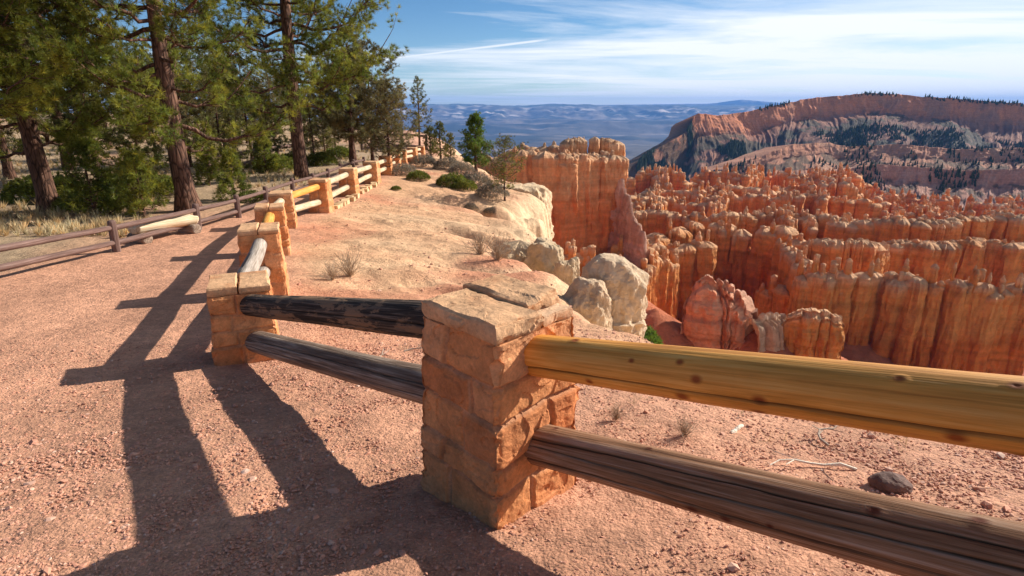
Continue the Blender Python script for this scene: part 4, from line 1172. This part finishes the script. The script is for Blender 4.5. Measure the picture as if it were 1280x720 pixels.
# the great butte and its left shoulder
bcol = (np.array((.86, .27, .085)), np.array((.82, .38, .16)), np.array((.82, .52, .30)))
column_row([(600,185,235),(630,181,233),(650,179,232),(672,178,230),(695,181,228),(716,190,220)], 720, 50, 3.2, 1.1, 4.0, zig=2, per=24, nz=60, na=30, gap=.72, name='orange_ridge', cols=bcol, thing=('long orange ridge of spires running left behind the great butte', 'rock wall'))
column_row([(706,190,182),(722,190,185),(745,189,188),(764,190,190),(778,194,189)], 721, 56, 3.4, .8, 2.6, zig=.8, per=20, nz=110, na=46, gap=.52, name='red_butte', cols=bcol, flat=.5, thing=('great red butte with flat notched top left of the hoodoo field', 'butte'))
column_row([(710,173,194),(725,171,196),(740,170,197),(755,171,198),(770,175,198)], 724, 20, 2.6, .7, 1.6, zig=.5, per=20, nz=50, na=36, gap=.40, name='butte_crest', cols=bcol, flat=.3, thing=('raised crest tier standing on top of the great red butte', 'rock wall'))
column_row([(640,192,184),(655,187,182),(672,186,181),(690,188,181),(704,192,182)], 722, 56, 3.0, .9, 3.2, zig=1.5, per=16, nz=100, na=40, gap=.62, name='red_cliff', cols=bcol, flat=.7, thing=('fluted red cliff joining the butte just behind the pale rock domes', 'cliff'))
fin([(770,205,190),(778,222,187),(785,244,183),(793,266,179),(803,288,175),(814,306,172)], 723, -70, 7, 6, 2.2, .3, 80, cols=(np.array((.78, .36, .24)), np.array((.80, .42, .28)), np.array((.82, .50, .33))), kind='thing', name='butte_buttress', label='pinkish sloping buttress on the right flank of the great butte', cat='rock wall', scal=.3, taper=.8)

# salmon block and low flat block on the talus
def block(name, label, pts, seed, base, W, cols, **kw):
    fin(pts, seed, base, W, kw.get('cw', 5), kw.get('pin', 1.6), .16, 80, cols=cols, kind='thing', name=name, label=label, cat='rock', flat=kw.get('flat', .2), scal=kw.get('scal', .3), taper=kw.get('taper', .3), strat=.6)
sal = (np.array((.80, .30, .13)), np.array((.86, .38, .20)), np.array((.88, .48, .30)))
block('salmon_rock', 'smooth salmon-orange rock block standing on the red slope', [(866,352,128),(876,345,127),(890,345,126),(905,350,126),(925,352,125),(938,362,123),(950,374,121)], 730, vb(436, 122), 5.5, sal, cw=12, pin=2.2, flat=.1, scal=.1)
block('flat_rock', 'squat flat-topped orange block low at the right of the red slope', [(984,396,122),(1000,387,120),(1020,385,119),(1040,388,118),(1053,394,118)], 731, vb(455, 116), 3.5, None, cw=8, pin=1.0, flat=.6, scal=.12)
block('tan_rock', 'tan broken rock ledge between the salmon block and the squat block', [(934,402,118),(950,394,120),(968,388,122),(984,392,123)], 732, vb(440, 116), 3.5, (np.array((.70, .34, .17)), np.array((.76, .44, .26)), np.array((.84, .60, .40))), cw=4, pin=1.4)

# canyon floor with talus slopes
def canyon_floor():
    a = np.linspace(R(-22), R(62), 520); d = np.concatenate([np.linspace(24, 250, 420), np.linspace(250, 900, 200)[1:], np.linspace(900, 2600, 80)[1:]])
    Dg, Ag = np.meshgrid(d, a, indexing='ij'); X = Dg * np.tan(Ag); Y = Dg
    Z = -88 + 9 * fbm(X * .012, Y * .012, 0, 4, 90) - .10 * (Y - 260) * (Y > 260)
    def cone(u, v, dd, h_, k, pw=1.0, ex=1.0):
        p = px(u, v, dd); q = np.hypot((X - p[0]) * ex, Y - p[1]); return p[2] - q * k + 1.6 * (ridged(X * .05, Y * .05, 0, 3, 91) - .6) * np.minimum(q, 30) / 14
    for a_ in [cone(905, 408, 128, 0, .62), cone(1015, 425, 122, 0, .6), cone(800, 370, 150, 0, .7), cone(950, 400, 124, 0, .6), cone(870, 400, 140, 0, .5), cone(740, 330, 170, 0, .9), cone(1060, 400, 165, 0, .6), cone(820, 385, 128, 0, .62)]:
        Z = np.maximum(Z, a_)
    Z = Z + .5 * (ridged(X * .16, Y * .16, 0, 4, 95) - .6) + .25 * fbm(X * .5, Y * .5, 0, 3, 96)
    nz = fbm(X * .03, Y * .03, 0, 4, 97)
    col = mix(np.array((.62, .19, .085)), np.array((.70, .30, .17)), sstep(-.1, .5, nz))
    col = mix(col, mix(np.array((.05, .06, .035)), np.array((.25, .17, .11)), sstep(.1, .5, nz)), sstep(420, 700, Y + 150 * nz))
    o = mesh_np('canyon_floor', np.stack([X, Y, Z], -1), grid_faces(*X.shape), M['canyon'], None, True, col); tag(o, kind='structure')
canyon_floor()

# ------------------------------------------------------------------ mesa and hills beyond
def hill(name, pts, run, depth, seed, cols, tree=.5, n=620, m=120, cliff=.3, gul=1.0, smooth_=True, jag=1.0):
    P = np.array(pts, float); u = np.linspace(P[0, 0], P[-1, 0], n)
    v = np.interp(u, P[:, 0], P[:, 1]); d = np.interp(u, P[:, 0], P[:, 2])
    Cr = np.array([px(a, b, c) for a, b, c in zip(u, v, d)])
    sc = d.mean() / 721
    Cr[:, 2] += sc * jag * (1.2 * fbm(u * .12, 0 * u, 0, 4, seed) - .5)
    t = np.linspace(0, 1, m)[:, None]
    # profile: fall with outward run
    fall = np.where(t < .22, t / .22 * cliff, cliff + (t - .22) / .78 * (1 - cliff))
    out = np.where(t < .22, t * .35, .077 + (t - .22) * 1.18)
    s = Cr[:, 0][None, :]
    g = ridged(s / (run * .22) + .35 * fbm(s / run * 6, t * 5, 0, 3, seed + 1), t * 2.2, 0, 5, seed + 2) - .6
    g2 = ridged(s / (run * .03), t * 3, 0, 3, seed + 5) - .6
    X = Cr[:, 0][None, :] + run * .10 * fbm(s / run * 3, t * 3, 0, 3, seed + 9)
    fall = np.clip(fall + .10 * fbm(Cr[:, 0][None, :] / run * 5, t * 2.5, 0, 4, seed + 31) * np.sin(t * math.pi), 0, 1.1)
    Y = Cr[:, 1][None, :] - run * (out + gul * .15 * g * (t + .08) + .010 * g2 * (t + .25) + .05 * (ridged(s / run * 9 + .5 * fbm(s / run * 12, t * 8, 0, 3, seed + 27), t * 8.0, 0, 5, seed + 21) - .6) * (t + .3))
    X = X * (1 - .85 * run * out / Cr[:, 1][None, :])
    Z = Cr[:, 2][None, :] - depth * fall + depth * (.02 * gul * g2 + .02 * fbm(s / run * 24, t * 16, 0, 5, seed + 22)) * (t > .0)
    V = np.stack([X * np.ones_like(Z), Y, Z], -1)
    back = V[0] + np.array([0, run * .5, -depth * .15]); V = np.concatenate([back[None], V])
    tt = np.concatenate([[0], t[:, 0]])[:, None]
    nz = fbm(V[..., 0] / run * 9, V[..., 1] / run * 9, V[..., 2] / depth * 5, 4, seed + 11)
    cc = mix(cols[0], cols[1], sstep(.12, .34, tt + .12 * nz))
    cc = mix(cc, cols[2], sstep(.05, .4, nz) * .7)
    cc = mix(cc, np.array((.035, .045, .025)), tree * sstep(.0, .2, nz * -1 + .3 * (tt - .3) + 4.5 * (1 - u[None, :] / 905).clip(0, 1)) * sstep(.14, .24, tt + .3 * sstep(872, 856, u)[None, :]))
    o = mesh_np(name, V, grid_faces(V.shape[0], V.shape[1]), M['canyon'] if d.mean() < 3000 else M['far'], None, smooth_, cc); tag(o, kind='structure')
    return V
CP1, CP2, CP3 = np.array((.66, .235, .10)), np.array((.20, .095, .062)), np.array((.40, .19, .115))
mesa = hill('mesa_hill', [(768,215,1250),(800,195,1300),(832,176,1350),(856,160,1400),(864,146,1420),(874,142,1430),(905,143,1450),(940,140,1480),(962,134,1500),(985,129,1520),(1010,124,1540),(1045,119,1550),(1085,116,1560),(1120,118,1560),(1180,122,1540),(1300,130,1500)], 370, 190, 301, (CP1, CP2, CP3), .8, 900, 150, .26)
hill2 = hill('hill', [(900,212,900),(940,200,920),(965,188,940),(990,180,960),(1035,178,980),(1060,183,980),(1090,181,980),(1125,180,970),(1200,186,960),(1300,184,950)], 220, 90, 311, (np.array((.56, .25, .14)), np.array((.42, .19, .11)), np.array((.56, .30, .18))), .7, 700, 110, .2)
hill3 = hill('hill', [(1030,222,700),(1060,210,720),(1090,205,730),(1120,206,730),(1200,212,720),(1300,210,710)], 120, 70, 317, (np.array((.58, .27, .17)), np.array((.45, .22, .15)), np.array((.60, .34, .24))), .7, 500, 90, .25)

def far_wood():
    r = np.random.default_rng(9); mb_v = []; mb_t = []; cols = []
    def strew(V, n, u0, u1, tmin, tmax, hs, bias):
        m, nn = V.shape[:2]
        i = r.integers(int(tmin * m), int(tmax * m), n * 3); j = r.integers(int(u0 * nn), int(u1 * nn), n * 3)
        P = V[i, j]; k = fbm(P[:, 0] / bias, P[:, 1] / bias, 0, 3, 401) > -.02 * 1; P = P[k][:n]
        N = len(P); h = hs * r.uniform(.6, 1.3, N); w = h * r.uniform(.2, .3, N)
        a = r.random(N) * 6
        for z0, z1, f in ((-.1, .65, 1.0), (.3, 1.0, .65)):
            ring = np.stack([np.stack([P[:, 0] + w * f * np.cos(a + q), P[:, 1] + w * f * np.sin(a + q), P[:, 2] + h * z0], -1) for q in (0, 1.257, 2.513, 3.77, 5.03)], 1)
            apex = P + np.stack([0 * h, 0 * h, h * z1], -1)
            Vv = np.concatenate([ring, apex[:, None]], 1); b = sum(len(x) for x in mb_v)
            mb_v.append(Vv.reshape(-1, 3)); T = np.array([(0,1,5),(1,2,5),(2,3,5),(3,4,5),(4,0,5)])[None] + (b + np.arange(N) * 6)[:, None, None]
            mb_t.append(T.reshape(-1, 3)); cols.append(np.repeat(r.uniform(.6, 1.3, (N, 1)) * np.array((.045, .062, .026)), 6, 0))
    strew(mesa, 6500, 0, .30, .16, .98, 8, 90); strew(mesa, 2600, 0, .175, 0.01, .3, 8, 60); strew(mesa, 3000, .26, 1, .4, .98, 8, 110)
    strew(mesa, 260, .35, 1, 0, .04, 7, 60)
    strew(hill2, 700, 0, 1, 0, .9, 7, 40); strew(hill3, 500, 0, 1, 0.05, .9, 6, 40)
    o = mesh_np('distant_wood', np.concatenate(mb_v), None, mat_attr('far_wood'), None, False, np.concatenate(cols), np.concatenate(mb_t))
    tag(o, 'dark conifers scattered over the far mesa and hills', 'woodland', kind='stuff')
far_wood()

def valley():
    a = np.linspace(-.95, 1.15, 620); d = np.concatenate([np.geomspace(1500, 13000, 260), np.linspace(13000, 22000, 200)[1:]])
    Dg, Tg = np.meshgrid(d, a, indexing='ij'); X = Dg * Tg; Y = Dg
    Z = -520 + 40 * fbm(X / 1500, Y / 1500, 0, 4, 120) 
    Z += 70 * sstep(.1, .5, ridged(X / 2600, Y / 1500, 0, 4, 121) - .35) * sstep(2500, 5000, Y)
    # bench and plateau
    edge = Y + 1500 * fbm(X / 3500, 0 * X, 0, 4, 122) + 500 * (ridged(X / 900, Y / 2500, 0, 4, 123) - .6)
    b1 = sstep(10200, 11600, edge); Z += 170 * b1
    b2 = sstep(13500, 17500, edge + 700 * (ridged(X / 700, 0 * X, 0, 3, 128) - .6)); top = 0 - (-520 + 170)
    Z += (top - 70 + 45 * fbm(X / 1800, 0 * X + 3, 0, 4, 124) + 40 * sstep(-6000, -3000, X) * sstep(1000, -3000, X)) * b2
    Z += 110 * (ridged(X / 420, Y / 900, 0, 4, 125) - .6) * (b2 * (1 - b2) * 4 + .35 * b1)
    Z += 35 * fbm(X / 300, Y / 300, 0, 4, 130) * (b2 * (1 - b2) * 4)
    nz = fbm(X / 900, Y / 500, 0, 5, 126)
    col = mix(np.array((.10, .085, .065)), np.array((.03, .036, .027)), sstep(-.12, .12, nz))
    col = mix(col, np.array((.28, .22, .17)), sstep(.2, .45, fbm(X / 700, Y / 350, 0, 5, 127)) * .8)
    cl = b2 * (1 - b2) * 4
    col = mix(col, np.array((.64, .54, .45)), sstep(.12, .34, fbm(X / 330, Y / 260, Z / 120, 4, 129)) * cl)
    col = mix(col, np.array((.08, .10, .07)), b2 * .7 * (1 - cl))
    o = mesh_np('valley', np.stack([X, Y, Z], -1), grid_faces(*X.shape), M['far'], None, True, col); tag(o, kind='structure')
    # faint mountain far off
    pts = [(600,133,24500),(760,131,24500),(880,129.5,24500),(905,127,24500),(925,124.5,24500),(948,126,24500),(975,128.5,24500),(1100,129,24500),(1300,131,24500)]
    hill('distant_mountain', pts, 3000, 700, 321, (np.array((.3, .27, .25)),) * 3, 0, 300, 12, .5, .3, True, .1)
valley()

# ------------------------------------------------------------------ air
def haze():
    m = bpy.data.materials.new('haze'); m.use_nodes = True; t = m.node_tree; t.nodes.clear()
    o = t.nodes.new('ShaderNodeOutputMaterial'); v = t.nodes.new('ShaderNodeVolumePrincipled')
    v.inputs['Color'].default_value = (.17, .43, 1.0, 1); v.inputs['Density'].default_value = HAZE
    v.inputs['Anisotropy'].default_value = 0.0
    t.links.new(v.outputs[0], o.inputs['Volume'])
    x0, x1, y0, y1, z0, z1 = -26000, 30000, -500, 25500, -1700, 300
    V = [(x, y, z) for z in (z0, z1) for y in (y0, y1) for x in (x0, x1)]
    q = [(0,2,3,1),(4,5,7,6),(0,1,5,4),(2,6,7,3),(0,4,6,2),(1,3,7,5)]
    h = mesh_np('haze', V, q, m); tag(h, kind='stuff')
    m.volume_intersection_method = 'ACCURATE' if hasattr(m, 'volume_intersection_method') else None
HAZE = 4.6e-5
try: haze()
except Exception as e: print('haze', e)

# ------------------------------------------------------------------ light, sky, camera
SUN_AZ = np.array((.88, .475)); SUN_EL = R(29.5)      # horizontal direction toward the sun
SUN_AZ = SUN_AZ / np.linalg.norm(SUN_AZ)
w = bpy.data.worlds.new('World'); bpy.context.scene.world = w; w.use_nodes = True
t = w.node_tree; t.nodes.clear()
out = t.nodes.new('ShaderNodeOutputWorld'); bg = t.nodes.new('ShaderNodeBackground'); sky = t.nodes.new('ShaderNodeTexSky')
sky.sky_type = 'NISHITA'; sky.sun_disc = False; sky.sun_elevation = SUN_EL
sky.sun_rotation = math.atan2(SUN_AZ[0], SUN_AZ[1]); sky.altitude = 2400; sky.air_density = 1.0; sky.dust_density = .2; sky.ozone_density = 2.2
bg.inputs['Strength'].default_value = .07
L = t.links.new
def nd(typ, **k):
    n = t.nodes.new(typ)
    for a, b in k.items(): setattr(n, a, b)
    return n
def mth(op, a, b=None, clamp=False):
    n = nd('ShaderNodeMath', operation=op, use_clamp=clamp)
    for i, v in enumerate((a, b)):
        if v is None: continue
        if hasattr(v, 'links'): L(v, n.inputs[i])
        else: n.inputs[i].default_value = v
    return n.outputs[0]
tc = nd('ShaderNodeTexCoord'); sep = nd('ShaderNodeSeparateXYZ'); L(tc.outputs['Generated'], sep.inputs[0])
zc = mth('MAXIMUM', sep.outputs[2], 0.0); den = mth('ADD', zc, .055)
cmb = nd('ShaderNodeCombineXYZ'); L(mth('DIVIDE', sep.outputs[0], den), cmb.inputs[0]); L(mth('DIVIDE', sep.outputs[1], den), cmb.inputs[1])
mp = nd('ShaderNodeMapping'); mp.inputs['Rotation'].default_value = (0, 0, R(-22)); mp.inputs['Scale'].default_value = (.22, .55, 1); mp.inputs['Location'].default_value = (2.3, 1.1, 0)
L(cmb.outputs[0], mp.inputs[0])
n1 = nd('ShaderNodeTexNoise'); n1.inputs['Scale'].default_value = .9; n1.inputs['Detail'].default_value = 9; n1.inputs['Roughness'].default_value = .62; n1.inputs['Distortion'].default_value = .5
L(mp.outputs[0], n1.inputs[0])
# more cloud low and to the right (+x), clear upper left
mr = nd('ShaderNodeMapRange'); mr.inputs[1].default_value = -.25; mr.inputs[2].default_value = .5; L(sep.outputs[0], mr.inputs[0])
low = nd('ShaderNodeMapRange'); low.inputs[1].default_value = .24; low.inputs[2].default_value = .04; L(sep.outputs[2], low.inputs[0])
cov = mth('ADD', mth('MULTIPLY', mr.outputs[0], .27), mth('MULTIPLY', low.outputs[0], .13))
f = mth('ADD', n1.outputs[0], cov)
rm = nd('ShaderNodeMapRange'); rm.inputs[1].default_value = .62; rm.inputs[2].default_value = .86; rm.inputs[4].default_value = .92; L(f, rm.inputs[0])
# contrail: thin arc between two directions
def dirn(u, v): r = ray(u, v); return r / np.linalg.norm(r)
da, dbb = dirn(470, 76), dirn(680, 50); nn = np.cross(da, dbb); nn /= np.linalg.norm(nn); md = da + dbb; md /= np.linalg.norm(md)
def dot(vec):
    n = nd('ShaderNodeVectorMath', operation='DOT_PRODUCT'); L(tc.outputs['Generated'], n.inputs[0]); n.inputs[1].default_value = tuple(vec); return n.outputs['Value']
dist = mth('ABSOLUTE', mth('ADD', dot(nn), mth('MULTIPLY', mth('SUBTRACT', n1.outputs[0], .5), .004)))
cr = nd('ShaderNodeMapRange'); cr.inputs[1].default_value = .0030; cr.inputs[2].default_value = .0006; L(dist, cr.inputs[0])
al = nd('ShaderNodeMapRange'); al.inputs[1].default_value = math.cos(.155); al.inputs[2].default_value = math.cos(.12); L(dot(md), al.inputs[0])
ct = mth('MULTIPLY', mth('MULTIPLY', cr.outputs[0], al.outputs[0]), .8)
fac = mth('MAXIMUM', rm.outputs[0], ct, True)
mx = nd('ShaderNodeMix', data_type='RGBA'); L(fac, mx.inputs[0]); hs = nd('ShaderNodeHueSaturation'); hs.inputs['Saturation'].default_value = 1.24; L(sky.outputs[0], hs.inputs['Color']); L(hs.outputs[0], mx.inputs[6]); mx.inputs[7].default_value = (10.4, 10.6, 11.0, 1)
L(mx.outputs[2], bg.inputs[0]); L(bg.outputs[0], out.inputs[0])

sd = bpy.data.lights.new('sun', 'SUN'); sd.energy = 5.0; sd.angle = R(.53); sd.color = (1.0, .94, .85)
so = bpy.data.objects.new('sun', sd); C.objects.link(so)
from mathutils import Vector
v = Vector((SUN_AZ[0] * math.cos(SUN_EL), SUN_AZ[1] * math.cos(SUN_EL), math.sin(SUN_EL)))
so.rotation_mode = 'QUATERNION'; so.rotation_quaternion = v.to_track_quat('Z', 'Y')

cd = bpy.data.cameras.new('camera'); co = bpy.data.objects.new('camera', cd); C.objects.link(co)
co.location = (0, 0, CAMZ); co.rotation_euler = (R(90) - PITCH, 0, 0)
cd.sensor_width = 36; cd.lens = 36 * F / 1280; cd.clip_start = .05; cd.clip_end = 90000
sc = bpy.context.scene; sc.camera = co
sc.view_settings.view_transform = 'Standard'; sc.view_settings.look = 'None'; sc.view_settings.exposure = .63; sc.view_settings.gamma = 1
sc.cycles.max_bounces = 8; sc.cycles.diffuse_bounces = 5; sc.cycles.volume_bounces = 0; sc.cycles.transparent_max_bounces = 8
sc.cycles.use_denoising = True
